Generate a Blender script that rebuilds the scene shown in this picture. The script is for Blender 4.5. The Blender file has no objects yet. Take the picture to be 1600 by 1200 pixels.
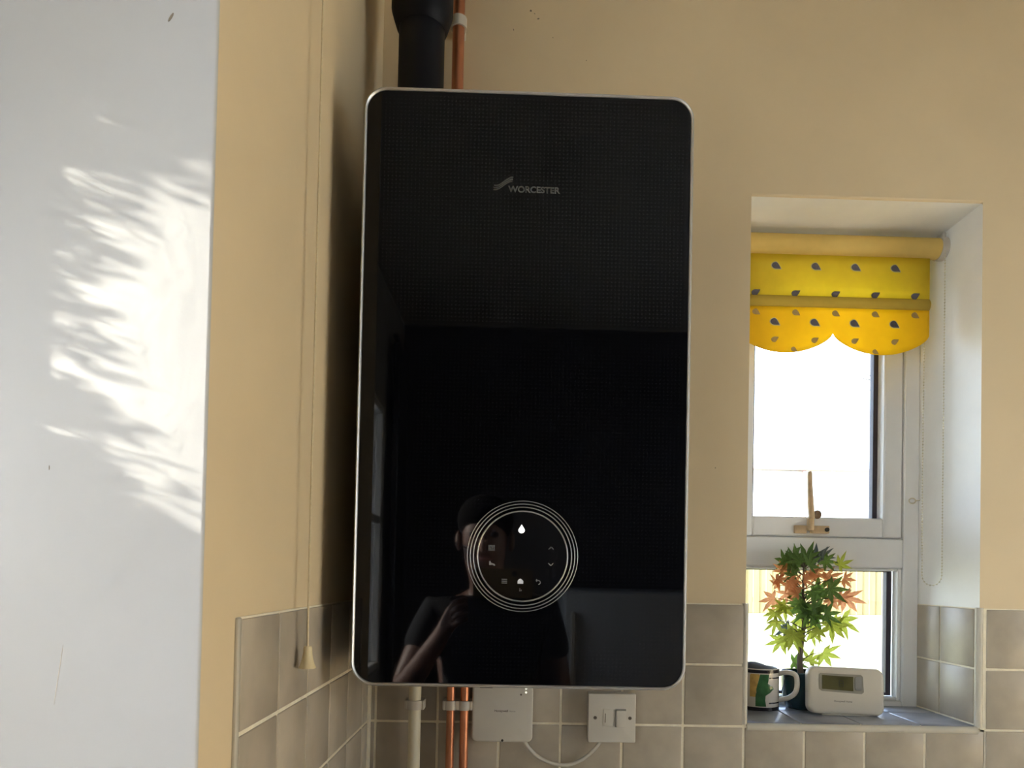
import bpy, bmesh, math, random
from mathutils import Vector, Matrix

random.seed(7)
SC = bpy.context.scene
COL = SC.collection
PI = math.pi

# ------------------------------------------------------------------ camera
cam_d = bpy.data.cameras.new('camera')
cam = bpy.data.objects.new('camera', cam_d)
COL.objects.link(cam)
R0 = (0.9995630, -0.0216779, 0.0200950)      # right
R1 = (0.0205008, 0.0186626, -0.9996156)      # down
R2 = (0.0212945, 0.9995908, 0.0190988)       # forward
cam.matrix_world = Matrix(((R0[0], -R1[0], -R2[0], 0.0),
                           (R0[1], -R1[1], -R2[1], -1.2794),
                           (R0[2], -R1[2], -R2[2], 1.42),
                           (0, 0, 0, 1)))
cam_d.sensor_width = 36.0
cam_d.lens = 1111.84 * 36.0 / 1600.0
cam_d.shift_x = (800 - 827.97) / 1600.0
cam_d.shift_y = (876.24 - 600) / 1600.0
cam_d.clip_start = 0.02
cam_d.clip_end = 200
SC.camera = cam

# ------------------------------------------------------------------ view, sky, sun, daylight
SC.view_settings.view_transform = 'Standard'
SC.view_settings.look = 'None'
SC.view_settings.gamma = 1.0
SC.view_settings.use_curve_mapping = False
SC.view_settings.exposure = 0.17

world = bpy.data.worlds.new('sky')
SC.world = world
world.use_nodes = True
wn = world.node_tree
wn.nodes.clear()
w_out = wn.nodes.new('ShaderNodeOutputWorld')
w_bg = wn.nodes.new('ShaderNodeBackground')
w_ramp = wn.nodes.new('ShaderNodeValToRGB')
w_sep = wn.nodes.new('ShaderNodeSeparateXYZ')
w_tc = wn.nodes.new('ShaderNodeTexCoord')
wn.links.new(w_tc.outputs['Generated'], w_sep.inputs[0])
wn.links.new(w_sep.outputs['Z'], w_ramp.inputs[0])
w_ramp.color_ramp.elements[0].color = (0.76, 0.87, 1.0, 1)
w_ramp.color_ramp.elements[1].color = (0.26, 0.48, 1.0, 1)
wn.links.new(w_ramp.outputs[0], w_bg.inputs[0])
w_bg.inputs[1].default_value = 7.5
wn.links.new(w_bg.outputs[0], w_out.inputs[0])


def lamp(name, kind, energy, color, loc, direction, size=None, size_y=None, angle=None):
    d = bpy.data.lights.new(name, kind)
    d.energy = energy
    d.color = color
    if kind == 'AREA':
        d.shape = 'RECTANGLE'
        d.size = size
        d.size_y = size_y
    if angle is not None:
        d.angle = angle
    o = bpy.data.objects.new(name, d)
    COL.objects.link(o)
    o.location = loc
    o.rotation_euler = Vector(direction).to_track_quat('-Z', 'Y').to_euler()
    return o


SUN_DIR = Vector((1.0, 0.20, -0.35)).normalized()
lamp('sun', 'SUN', 42.0, (1.0, 0.93, 0.80), (-4, -3, 5), SUN_DIR, angle=math.radians(0.53))
# daylight entering by the two side windows of the room
lamp('daylight_left', 'AREA', 24.0, (0.90, 0.95, 1.0), (-0.612, -1.77, 1.56), (1, 0.0, 0.0), 1.08, 1.0)
lamp('daylight_right', 'AREA', 2.8, (1.0, 0.82, 0.56), (2.385, -1.50, 1.55), (-1, 0.0, 0), 0.95, 1.0)


# ------------------------------------------------------------------ materials
def mat(name, color, rough=0.5, metal=0.0, spec=0.5, noise=0.0, nscale=8.0, bump=0.0, bscale=40.0, ior=None,
        color2=None, ndetail=4.0, stretch=None, rnd=0.0, coat=0.0, emit=None, estr=0.0):
    m = bpy.data.materials.new(name)
    m.use_nodes = True
    nt = m.node_tree
    b = nt.nodes['Principled BSDF']
    b.inputs['Roughness'].default_value = rough
    b.inputs['Metallic'].default_value = metal
    b.inputs['Specular IOR Level'].default_value = spec
    b.inputs['Coat Weight'].default_value = coat
    if ior:
        b.inputs['IOR'].default_value = ior
    b.inputs['Base Color'].default_value = (*color, 1)
    tc = nt.nodes.new('ShaderNodeTexCoord')
    vec = tc.outputs['Object']
    if stretch:
        mp = nt.nodes.new('ShaderNodeMapping')
        mp.inputs['Scale'].default_value = stretch
        nt.links.new(vec, mp.inputs[0])
        vec = mp.outputs[0]
    col = None
    if noise > 0 or color2:
        n = nt.nodes.new('ShaderNodeTexNoise')
        n.inputs['Scale'].default_value = nscale
        n.inputs['Detail'].default_value = ndetail
        nt.links.new(vec, n.inputs['Vector'])
        if rnd > 0:
            oi = nt.nodes.new('ShaderNodeObjectInfo')
            ad = nt.nodes.new('ShaderNodeVectorMath')
            ad.operation = 'ADD'
            sc_ = nt.nodes.new('ShaderNodeVectorMath')
            sc_.operation = 'SCALE'
            sc_.inputs[3].default_value = 37.0
            cx = nt.nodes.new('ShaderNodeCombineXYZ')
            for i in range(3):
                nt.links.new(oi.outputs['Random'], cx.inputs[i])
            nt.links.new(cx.outputs[0], sc_.inputs[0])
            nt.links.new(vec, ad.inputs[0])
            nt.links.new(sc_.outputs[0], ad.inputs[1])
            nt.links.new(ad.outputs[0], n.inputs['Vector'])
        rp = nt.nodes.new('ShaderNodeValToRGB')
        rp.color_ramp.elements[0].position = 0.30
        rp.color_ramp.elements[1].position = 0.70
        if color2:
            rp.color_ramp.elements[0].color = (*color, 1)
            rp.color_ramp.elements[1].color = (*color2, 1)
        else:
            rp.color_ramp.elements[0].color = (*[c * (1 - noise) for c in color], 1)
            rp.color_ramp.elements[1].color = (*[min(1, c * (1 + noise)) for c in color], 1)
        nt.links.new(n.outputs['Fac'], rp.inputs[0])
        col = rp.outputs[0]
    if rnd > 0 and col is not None:
        oi2 = nt.nodes.new('ShaderNodeObjectInfo')
        mr = nt.nodes.new('ShaderNodeMapRange')
        mr.inputs['To Min'].default_value = 1 - rnd
        mr.inputs['To Max'].default_value = 1 + rnd
        nt.links.new(oi2.outputs['Random'], mr.inputs[0])
        vm = nt.nodes.new('ShaderNodeVectorMath')
        vm.operation = 'SCALE'
        nt.links.new(col, vm.inputs[0])
        nt.links.new(mr.outputs[0], vm.inputs[3])
        col = vm.outputs[0]
    if col is not None:
        nt.links.new(col, b.inputs['Base Color'])
    if bump > 0:
        n2 = nt.nodes.new('ShaderNodeTexNoise')
        n2.inputs['Scale'].default_value = bscale
        n2.inputs['Detail'].default_value = 5.0
        nt.links.new(vec, n2.inputs['Vector'])
        bp = nt.nodes.new('ShaderNodeBump')
        bp.inputs['Strength'].default_value = bump
        bp.inputs['Distance'].default_value = 0.004
        nt.links.new(n2.outputs['Fac'], bp.inputs['Height'])
        nt.links.new(bp.outputs[0], b.inputs['Normal'])
    if emit:
        b.inputs['Emission Color'].default_value = (*emit, 1)
        b.inputs['Emission Strength'].default_value = estr
    return m


def translucent(name, color, tcolor, mix=0.5, rough=0.7, noise=0.0):
    m = bpy.data.materials.new(name)
    m.use_nodes = True
    nt = m.node_tree
    b = nt.nodes['Principled BSDF']
    out = nt.nodes['Material Output']
    b.inputs['Base Color'].default_value = (*color, 1)
    b.inputs['Roughness'].default_value = rough
    b.inputs['Specular IOR Level'].default_value = 0.2
    t = nt.nodes.new('ShaderNodeBsdfTranslucent')
    t.inputs[0].default_value = (*tcolor, 1)
    if noise:
        n = nt.nodes.new('ShaderNodeTexNoise')
        n.inputs['Scale'].default_value = 30
        tc = nt.nodes.new('ShaderNodeTexCoord')
        nt.links.new(tc.outputs['Object'], n.inputs['Vector'])
        for c, sock in ((color, b.inputs['Base Color']), (tcolor, t.inputs[0])):
            rp = nt.nodes.new('ShaderNodeValToRGB')
            rp.color_ramp.elements[0].position = 0.3
            rp.color_ramp.elements[1].position = 0.7
            rp.color_ramp.elements[0].color = (*[x * (1 - noise) for x in c], 1)
            rp.color_ramp.elements[1].color = (*[min(1, x * (1 + noise)) for x in c], 1)
            nt.links.new(n.outputs['Fac'], rp.inputs[0])
            nt.links.new(rp.outputs[0], sock)
    mx = nt.nodes.new('ShaderNodeMixShader')
    mx.inputs[0].default_value = mix
    nt.links.new(b.outputs[0], mx.inputs[1])
    nt.links.new(t.outputs[0], mx.inputs[2])
    nt.links.new(mx.outputs[0], out.inputs['Surface'])
    return m


def pane_glass(name, tint=(0.96, 0.97, 0.97)):
    m = bpy.data.materials.new(name)
    m.use_nodes = True
    nt = m.node_tree
    nt.nodes.remove(nt.nodes['Principled BSDF'])
    out = nt.nodes['Material Output']
    tr = nt.nodes.new('ShaderNodeBsdfTransparent')
    tr.inputs[0].default_value = (*tint, 1)
    gl = nt.nodes.new('ShaderNodeBsdfGlossy')
    gl.inputs['Roughness'].default_value = 0.02
    fr = nt.nodes.new('ShaderNodeFresnel')
    fr.inputs[0].default_value = 1.45
    mx = nt.nodes.new('ShaderNodeMixShader')
    nt.links.new(fr.outputs[0], mx.inputs[0])
    nt.links.new(tr.outputs[0], mx.inputs[1])
    nt.links.new(gl.outputs[0], mx.inputs[2])
    nt.links.new(mx.outputs[0], out.inputs['Surface'])
    return m


def black_glass(name):
    """Gloss black with a fine printed grid of grey dots on the glass."""
    m = bpy.data.materials.new(name)
    m.use_nodes = True
    nt = m.node_tree
    b = nt.nodes['Principled BSDF']
    b.inputs['Roughness'].default_value = 0.03
    b.inputs['IOR'].default_value = 1.32
    b.inputs['Specular IOR Level'].default_value = 0.5
    tc = nt.nodes.new('ShaderNodeTexCoord')
    sp = nt.nodes.new('ShaderNodeSeparateXYZ')
    nt.links.new(tc.outputs['Object'], sp.inputs[0])
    prods = []
    for ax in ('X', 'Z'):
        mu = nt.nodes.new('ShaderNodeMath')
        mu.operation = 'MULTIPLY'
        mu.inputs[1].default_value = PI / 0.00515
        nt.links.new(sp.outputs[ax], mu.inputs[0])
        sn = nt.nodes.new('ShaderNodeMath')
        sn.operation = 'SINE'
        nt.links.new(mu.outputs[0], sn.inputs[0])
        ab = nt.nodes.new('ShaderNodeMath')
        ab.operation = 'ABSOLUTE'
        nt.links.new(sn.outputs[0], ab.inputs[0])
        prods.append(ab.outputs[0])
    pr = nt.nodes.new('ShaderNodeMath')
    pr.operation = 'MULTIPLY'
    nt.links.new(prods[0], pr.inputs[0])
    nt.links.new(prods[1], pr.inputs[1])
    rp = nt.nodes.new('ShaderNodeValToRGB')
    rp.color_ramp.elements[0].position = 0.80
    rp.color_ramp.elements[1].position = 0.93
    rp.color_ramp.elements[0].color = (0.0014, 0.0016, 0.0026, 1)
    rp.color_ramp.elements[1].color = (0.0055, 0.0062, 0.0075, 1)
    nt.links.new(pr.outputs[0], rp.inputs[0])
    nt.links.new(rp.outputs[0], b.inputs['Base Color'])
    return m


M = {
    'wall': mat('cream_wall_paint', (0.675, 0.543, 0.340), rough=0.55, noise=0.03, nscale=6, bump=0.10, bscale=45),
    'white_wall': mat('white_wall_paint', (0.48, 0.478, 0.472), rough=0.5, noise=0.02, nscale=5, bump=0.12, bscale=30),
    'reveal': mat('reveal_paint', (0.86, 0.85, 0.81), rough=0.5, noise=0.04, nscale=9, bump=0.15, bscale=45),
    'scuff': mat('wall_scuff', (0.22, 0.18, 0.13), rough=0.8, noise=0.3, nscale=60),
    'ceiling': mat('ceiling_paint', (0.45, 0.435, 0.41), rough=0.7, noise=0.02, bump=0.05),
    'floor': mat('floor_vinyl', (0.20, 0.16, 0.12), rough=0.5, noise=0.15, nscale=3, bump=0.05),
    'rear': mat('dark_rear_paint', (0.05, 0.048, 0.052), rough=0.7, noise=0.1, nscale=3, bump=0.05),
    'tile': mat('grey_wall_tile', (0.355, 0.305, 0.230), color2=(0.470, 0.408, 0.312), rough=0.34, spec=0.4, nscale=14, bump=0.14,
                bscale=16, rnd=0.07, ndetail=6),
    'tile_trim': mat('tile_trim_glaze', (0.56, 0.52, 0.42), rough=0.25, noise=0.06, nscale=20, bump=0.05),
    'grout': mat('cream_grout', (0.80, 0.73, 0.56), rough=0.85, noise=0.08, nscale=60, bump=0.2, bscale=200),
    'slate': mat('sky_tinted_slate', (0.18, 0.19, 0.225), color2=(0.40, 0.42, 0.47), rough=0.28, nscale=16, bump=0.25, bscale=25,
                 stretch=(0.5, 2.6, 1), rnd=0.06),  # blue of the sky light is tinted into the tile grey
    'upvc': mat('white_window_frame', (0.88, 0.875, 0.86), rough=0.35, noise=0.02, nscale=12, bump=0.02),
    'gasket': mat('dark_glazing_spacer', (0.045, 0.035, 0.045), rough=0.5, noise=0.1, nscale=30),
    'pane': pane_glass('window_glass'),
    'brass': mat('aged_brass', (0.62, 0.46, 0.28), rough=0.42, metal=0.35, noise=0.18, nscale=60, bump=0.06),
    'brass_dark': mat('tarnished_brass', (0.22, 0.15, 0.10), rough=0.45, metal=0.6, noise=0.25, nscale=80),
    'glass_black': black_glass('black_dotted_glass'),
    'display': mat('display_black_glass', (0.003, 0.003, 0.004), rough=0.03, noise=0.1),
    'silver': mat('silver_trim', (0.60, 0.60, 0.59), rough=0.46, metal=1.0, noise=0.03, nscale=30),
    'ring': mat('brushed_ring', (0.42, 0.42, 0.42), rough=0.35, metal=1.0, noise=0.05, nscale=80),
    'casing': mat('dark_casing', (0.020, 0.020, 0.022), rough=0.5, noise=0.05, nscale=10),
    'logo': mat('grey_print', (0.075, 0.075, 0.07), rough=0.5, noise=0.08, nscale=90),
    'icon': mat('dim_icon_print', (0.16, 0.16, 0.16), rough=0.5, noise=0.08, nscale=90),
    'icon_lit': mat('lit_icon', (0.9, 0.9, 0.9), rough=0.5, noise=0.02, emit=(1, 1, 1), estr=1.4),
    'lit_dim': mat('home_icon', (0.4, 0.4, 0.4), rough=0.5, noise=0.02, emit=(1, 1, 1), estr=0.16),
    'led': mat('white_led', (0.9, 0.9, 0.8), rough=0.4, noise=0.02, emit=(1.0, 0.98, 0.80), estr=1.2),
    'black_plastic': mat('black_plastic', (0.0022, 0.0028, 0.0062), rough=0.5, spec=0.2, noise=0.2, nscale=15, bump=0.03),
    'copper': mat('copper', (0.56, 0.23, 0.12), rough=0.38, metal=0.8, noise=0.16, nscale=26, bump=0.03, stretch=(1, 1, 0.25)),
    'pvc': mat('cream_plastic_pipe', (0.68, 0.62, 0.45), rough=0.4, noise=0.05, nscale=18, bump=0.02),
    'clip': mat('white_pipe_clip', (0.58, 0.52, 0.43), rough=0.45, noise=0.06, nscale=40, bump=0.03),
    'abs': mat('white_plastic', (0.57, 0.53, 0.445), rough=0.36, noise=0.02, nscale=18, bump=0.015),
    'hole': mat('dark_recess', (0.03, 0.026, 0.022), rough=0.7, noise=0.1),
    'screw': mat('screw_metal', (0.16, 0.13, 0.10), rough=0.4, metal=0.6, noise=0.1, nscale=80),
    'cord': mat('cream_cord', (0.66, 0.56, 0.36), rough=0.6, noise=0.08, nscale=200, bump=0.1, bscale=300),
    'bead': mat('clear_bead', (0.74, 0.68, 0.52), rough=0.25, noise=0.05, nscale=120),
    'bell': mat('cream_bell', (0.72, 0.61, 0.36), rough=0.4, noise=0.05, nscale=40),
    'print': mat('slate_blue_print', (0.11, 0.10, 0.115), rough=0.8, noise=0.2, nscale=220),
    'halo': mat('pale_print', (0.62, 0.55, 0.30), rough=0.8, noise=0.05, nscale=220),
    'blind': translucent('yellow_blind_fabric', (0.78, 0.60, 0.08), (0.97, 0.82, 0.10), 0.60, noise=0.04),
    'blind2': translucent('amber_blind_fabric', (0.80, 0.52, 0.04), (0.98, 0.70, 0.03), 0.60, noise=0.04),
    'roller': mat('wound_blind_fabric', (0.68, 0.47, 0.13), rough=0.75, noise=0.06, nscale=25, bump=0.04),
    'bracket': mat('grey_bracket', (0.55, 0.50, 0.42), rough=0.4, noise=0.06, nscale=40),
    'leaf_green': translucent('green_leaf', (0.085, 0.155, 0.05), (0.20, 0.32, 0.06), 0.42, rough=0.55, noise=0.25),
    'leaf_lime': translucent('lime_leaf', (0.25, 0.29, 0.06), (0.52, 0.55, 0.08), 0.5, rough=0.55, noise=0.18),
    'leaf_orange': translucent('orange_leaf', (0.42, 0.17, 0.08), (0.80, 0.36, 0.17), 0.5, rough=0.55, noise=0.18),
    'leaf_grey': translucent('grey_leaf', (0.13, 0.16, 0.17), (0.18, 0.22, 0.20), 0.3, rough=0.4, noise=0.2),
    'bark': mat('dark_bark', (0.060, 0.045, 0.035), color2=(0.16, 0.13, 0.10), rough=0.8, nscale=60, bump=0.4, bscale=80,
                stretch=(1, 1, 0.3)),
    'teal': mat('teal_glaze', (0.006, 0.027, 0.036), rough=0.15, noise=0.3, nscale=25, spec=0.6, bump=0.04),
    'soil': mat('dark_soil', (0.05, 0.04, 0.03), rough=0.9, noise=0.4, nscale=120, bump=0.5, bscale=200),
    'mug': mat('cream_glaze', (0.66, 0.62, 0.54), rough=0.16, noise=0.03, nscale=20),
    'mug_dark': mat('navy_glaze', (0.014, 0.013, 0.020), rough=0.2, noise=0.2, nscale=60),
    'mug_green': mat('green_glaze', (0.025, 0.115, 0.035), rough=0.2, noise=0.25, nscale=80),
    'mug_yellow': mat('ochre_glaze', (0.55, 0.36, 0.10), rough=0.2, noise=0.2, nscale=80),
    'cloth': mat('grey_cloth', (0.10, 0.11, 0.13), rough=0.9, noise=0.2, nscale=80, bump=0.3, bscale=120),
    'bezel': mat('grey_bezel', (0.27, 0.255, 0.21), rough=0.35, noise=0.04, nscale=60),
    'lcd': mat('lcd_screen', (0.090, 0.085, 0.035), rough=0.2, noise=0.08, nscale=30),
    'lcd_ink': mat('lcd_digits', (0.028, 0.028, 0.014), rough=0.3, noise=0.1),
    'grass': mat('pale_lawn', (0.33, 0.32, 0.15), color2=(0.42, 0.39, 0.20), rough=0.95, nscale=4, bump=0.6, bscale=30),
    'board': mat('pale_fence_board', (0.25, 0.19, 0.075), color2=(0.33, 0.25, 0.10), rough=0.8, nscale=6, bump=0.1, rnd=0.10,
                 stretch=(4, 4, 0.4)),
    'render': mat('pale_render', (0.82, 0.80, 0.78), rough=0.8, noise=0.03, nscale=2, bump=0.1),
    'gutter': mat('pink_gutter', (0.40, 0.26, 0.24), rough=0.5, noise=0.06),
    'added_leaf': mat('added_shrub_leaf', (0.05, 0.09, 0.03), rough=0.6, noise=0.3, nscale=40),
}


# ------------------------------------------------------------------ mesh helpers
def obj(name, bm, material, parent=None, smooth=False, angle=40):
    me = bpy.data.meshes.new(name)
    bm.normal_update()
    bm.to_mesh(me)
    bm.free()
    mats = material if isinstance(material, (list, tuple)) else [material]
    for m in mats:
        me.materials.append(m)
    if smooth:
        for p in me.polygons:
            p.use_smooth = True
        me.set_sharp_from_angle(angle=math.radians(angle))
    o = bpy.data.objects.new(name, me)
    COL.objects.link(o)
    if parent is not None:
        o.parent = parent
        o.matrix_parent_inverse = parent.matrix_world.inverted()
    return o


def tag(o, label=None, cat=None, group=None, kind=None):
    if label:
        o['label'] = label
    if cat:
        o['category'] = cat
    if group:
        o['group'] = group
    if kind:
        o['kind'] = kind
    return o


def thing(name, loc, label, cat, group=None):
    o = bpy.data.objects.new(name, None)
    o.empty_display_size = 0.03
    COL.objects.link(o)
    o.location = loc
    o.matrix_world = Matrix.Translation(Vector(loc))
    return tag(o, label, cat, group)


def add_box(bm, x0, x1, y0, y1, z0, z1, bevel=0.0, seg=1, mi=0):
    b = bmesh.new()
    bmesh.ops.create_cube(b, size=1.0)
    for v in b.verts:
        v.co = Vector(((x0 + x1) / 2 + v.co.x * (x1 - x0), (y0 + y1) / 2 + v.co.y * (y1 - y0), (z0 + z1) / 2 + v.co.z * (z1 - z0)))
    if bevel > 0:
        bmesh.ops.bevel(b, geom=b.edges[:], offset=bevel, segments=seg, affect='EDGES', profile=0.5)
    for f in b.faces:
        f.material_index = mi
    merge(bm, b)


def merge(bm, b, matrix=None):
    if matrix is not None:
        bmesh.ops.transform(b, matrix=matrix, verts=b.verts[:])
    me = bpy.data.meshes.new('tmp')
    b.to_mesh(me)
    b.free()
    bm.from_mesh(me)
    bpy.data.meshes.remove(me)


def box(name, x0, x1, y0, y1, z0, z1, material, parent=None, bevel=0.0, seg=1):
    bm = bmesh.new()
    add_box(bm, x0, x1, y0, y1, z0, z1, bevel, seg)
    return obj(name, bm, material, parent, smooth=bevel > 0)


def rrect(cx, cz, w, h, r, n=8):
    pts = []
    for (sx, sz, a0) in ((1, 1, 0), (-1, 1, 90), (-1, -1, 180), (1, -1, 270)):
        for k in range(n + 1):
            a = math.radians(a0 + 90.0 * k / n)
            pts.append((cx + sx * (w / 2 - r) + r * math.cos(a), cz + sz * (h / 2 - r) + r * math.sin(a)))
    return pts


def add_slab(bm, outline, y0, y1, bevel=0.0, seg=2, mi=0, holes=False):
    """Extrude an XZ outline from y0 (front) back to y1; bevel rounds the front rim."""
    b = bmesh.new()
    vs = [b.verts.new((x, y0, z)) for x, z in outline]
    f = b.faces.new(vs)
    ext = bmesh.ops.extrude_face_region(b, geom=[f])
    for e in ext['geom']:
        if isinstance(e, bmesh.types.BMVert):
            e.co.y = y1
    bmesh.ops.recalc_face_normals(b, faces=b.faces[:])
    if bevel > 0:
        rim = [e for e in b.edges if all(abs(v.co.y - y0) < 1e-7 for v in e.verts)]
        bmesh.ops.bevel(b, geom=rim, offset=bevel, segments=seg, affect='EDGES', profile=0.5)
    for f in b.faces:
        f.material_index = mi
    merge(bm, b)


def slab(name, outline, y0, y1, material, parent=None, bevel=0.0, seg=2):
    bm = bmesh.new()
    add_slab(bm, outline, y0, y1, bevel, seg)
    return obj(name, bm, material, parent, smooth=bevel > 0)


def add_tube(bm, pts, r, n=12, caps=True, radii=None):
    pts = [Vector(p) for p in pts]
    rings = []
    up = Vector((0, 1, 0))
    for i, p in enumerate(pts):
        d = (pts[min(i + 1, len(pts) - 1)] - pts[max(i - 1, 0)]).normalized()
        if abs(d.dot(up)) > 0.95:
            up = Vector((1, 0, 0))
        s = d.cross(up).normalized()
        t = s.cross(d).normalized()
        up = t
        rr = radii[i] if radii else r
        rings.append([bm.verts.new(p + (s * math.cos(2 * PI * k / n) + t * math.sin(2 * PI * k / n)) * rr) for k in range(n)])
    for a, c in zip(rings, rings[1:]):
        for k in range(n):
            bm.faces.new((a[k], a[(k + 1) % n], c[(k + 1) % n], c[k]))
    if caps:
        bm.faces.new(rings[0][::-1])
        bm.faces.new(rings[-1])


def tube(name, pts, r, material, parent=None, n=12, radii=None):
    bm = bmesh.new()
    add_tube(bm, pts, r, n, True, radii)
    bmesh.ops.recalc_face_normals(bm, faces=bm.faces[:])
    return obj(name, bm, material, parent, smooth=True, angle=50)


def add_lathe(bm, prof, cx, cy, n=32, a0=0.0, a1=2 * PI):
    full = abs(a1 - a0 - 2 * PI) < 1e-6
    m = n if full else n + 1
    rings = []
    for r, z in prof:
        if r < 1e-6:
            rings.append([bm.verts.new((cx, cy, z))])
        else:
            rings.append([bm.verts.new((cx + r * math.cos(a0 + (a1 - a0) * k / n), cy + r * math.sin(a0 + (a1 - a0) * k / n), z)) for k in range(m)])
    for a, c in zip(rings, rings[1:]):
        for k in range(n):
            k2 = (k + 1) % m if full else k + 1
            if len(a) == 1 and len(c) == 1:
                continue
            if len(a) == 1:
                bm.faces.new((a[0], c[k], c[k2]))
            elif len(c) == 1:
                bm.faces.new((a[k], a[k2], c[0]))
            else:
                bm.faces.new((a[k], a[k2], c[k2], c[k]))
    bmesh.ops.recalc_face_normals(bm, faces=bm.faces[:])


def lathe(name, prof, cx, cy, material, parent=None, n=32, a0=0.0, a1=2 * PI):
    bm = bmesh.new()
    add_lathe(bm, prof, cx, cy, n, a0, a1)
    return obj(name, bm, material, parent, smooth=True, angle=35)


def add_torus_y(bm, cx, cy, cz, R, r, n=72, m=8):
    rings = []
    for i in range(n):
        a = 2 * PI * i / n
        ring = []
        for j in range(m):
            t = 2 * PI * j / m
            rad = R + r * math.cos(t)
            ring.append(bm.verts.new((cx + rad * math.cos(a), cy + r * math.sin(t), cz + rad * math.sin(a))))
        rings.append(ring)
    for i in range(n):
        a, c = rings[i], rings[(i + 1) % n]
        for j in range(m):
            bm.faces.new((a[j], a[(j + 1) % m], c[(j + 1) % m], c[j]))
    bmesh.ops.recalc_face_normals(bm, faces=bm.faces[:])


def text(name, body, x, y, z, width, material, parent=None, bold=0.0, thick=0.0003, rot=0.0):
    """Flat lettering standing in the XZ plane, left end at x, baseline at z, fitted to a width."""
    cu = bpy.data.curves.new('lettering', 'FONT')
    cu.body = body
    cu.size = 1.0
    cu.offset = bold
    cu.extrude = 0.01
    tmp = bpy.data.objects.new('lettering', cu)
    COL.objects.link(tmp)
    bpy.context.view_layer.update()
    me = bpy.data.meshes.new_from_object(tmp.evaluated_get(bpy.context.evaluated_depsgraph_get()))
    bpy.data.objects.remove(tmp)
    bpy.data.curves.remove(cu)
    xs = [v.co.x for v in me.vertices]
    s = width / (max(xs) - min(xs))
    x_min = min(xs)
    c, sn = math.cos(rot), math.sin(rot)
    for v in me.vertices:
        px, pz = (v.co.x - x_min) * s, v.co.y * s
        v.co = Vector((x + px * c - pz * sn, y - (v.co.z + 0.01) / 0.02 * thick, z + px * sn + pz * c))
    me.materials.clear()
    me.materials.append(material)
    o = bpy.data.objects.new(name, me)
    COL.objects.link(o)
    if parent is not None:
        o.parent = parent
        o.matrix_parent_inverse = parent.matrix_world.inverted()
    return o


# ------------------------------------------------------------------ the room
LX = -0.2576           # face of the left wall
PY = -0.686            # white face of the left wall's end
WX0, WX1 = 0.4191, 0.8482
WZ0, WZ1 = 1.160, 2.1212
T = 0.110
GX, GZ = 0.4179, 1.154
TILE_TOP = 1.3745
REV = 0.197            # depth of the plastered reveal
OUT = 0.30


def struct(o):
    o['kind'] = 'structure'
    return o


struct(box('floor', -0.8, 2.6, -2.95, 0.32, -0.1, 0.0, M['floor']))
struct(box('ceiling', -0.8, 2.6, -2.95, 0.32, 2.6, 2.7, M['ceiling']))


def quad(bm, pts, mi=0):
    f = bm.faces.new([bm.verts.new(p) for p in pts])
    f.material_index = mi
    return f


def wall_with_hole(name, axis, inner, outer, u0, u1, z0, z1, hu0, hu1, hz0, hz1, mats):
    """A thick wall with a rectangular opening; axis 'y': faces along Y, u is X; axis 'x': faces along X, u is Y."""
    bm = bmesh.new()

    def P(u, d, z):
        return (u, d, z) if axis == 'y' else (d, u, z)

    for d in (inner, outer):
        for (a, b_, c, e) in ((u0, hu0, z0, z1), (hu1, u1, z0, z1), (hu0, hu1, z0, hz0), (hu0, hu1, hz1, z1)):
            quad(bm, [P(a, d, c), P(b_, d, c), P(b_, d, e), P(a, d, e)])
    for (ua, za, ub, zb, mi) in ((hu0, hz0, hu0, hz1, 1), (hu1, hz0, hu1, hz1, 1), (hu0, hz0, hu1, hz0, 1), (hu0, hz1, hu1, hz1, 1),
                                 (u0, z0, u0, z1, 0), (u1, z0, u1, z1, 0), (u0, z0, u1, z0, 0), (u0, z1, u1, z1, 0)):
        quad(bm, [P(ua, inner, za), P(ub, inner, zb), P(ub, outer, zb), P(ua, outer, za)], mi)
    bmesh.ops.remove_doubles(bm, verts=bm.verts[:], dist=1e-5)
    bmesh.ops.recalc_face_normals(bm, faces=bm.faces[:])
    edges = []
    for e in bm.edges:
        on_hole = all(abs((v.co.x if axis == 'y' else v.co.y) - h) < 1e-5 or True for v in e.verts for h in (hu0,))
        c = [(v.co.x, v.co.y) if axis == 'y' else (v.co.y, v.co.x) for v in e.verts]
        zz = [v.co.z for v in e.verts]
        if all(abs(q[1] - inner) < 1e-5 for q in c):
            ins = all(hu0 - 1e-5 <= q[0] <= hu1 + 1e-5 for q in c) and all(hz0 - 1e-5 <= z <= hz1 + 1e-5 for z in zz)
            if ins:
                edges.append(e)
    bmesh.ops.bevel(bm, geom=edges, offset=0.004, segments=2, affect='EDGES', profile=0.5)
    return struct(obj(name, bm, mats))


wall_back = wall_with_hole('wall_back', 'y', 0.0, OUT, -0.67, 2.6, 0.0, 2.6, WX0, WX1, WZ0 - 0.006, WZ1, [M['wall'], M['reveal']])

# the left wall: tan face towards the boiler, white end face towards the viewer
bm = bmesh.new()
add_box(bm, -0.67, LX, PY, 0.0, 0.0, 2.6)
for f in bm.faces:
    f.material_index = 1 if f.normal.y < -0.9 else 0
vert_edge = [e for e in bm.edges if all(abs(v.co.x - LX) < 1e-5 and abs(v.co.y - PY) < 1e-5 for v in e.verts)]
bmesh.ops.bevel(bm, geom=vert_edge, offset=0.0022, segments=3, affect='EDGES', profile=0.5, material=1)
wall_left = struct(obj('wall_left', bm, [M['wall'], M['white_wall']], smooth=True, angle=50))

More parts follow.
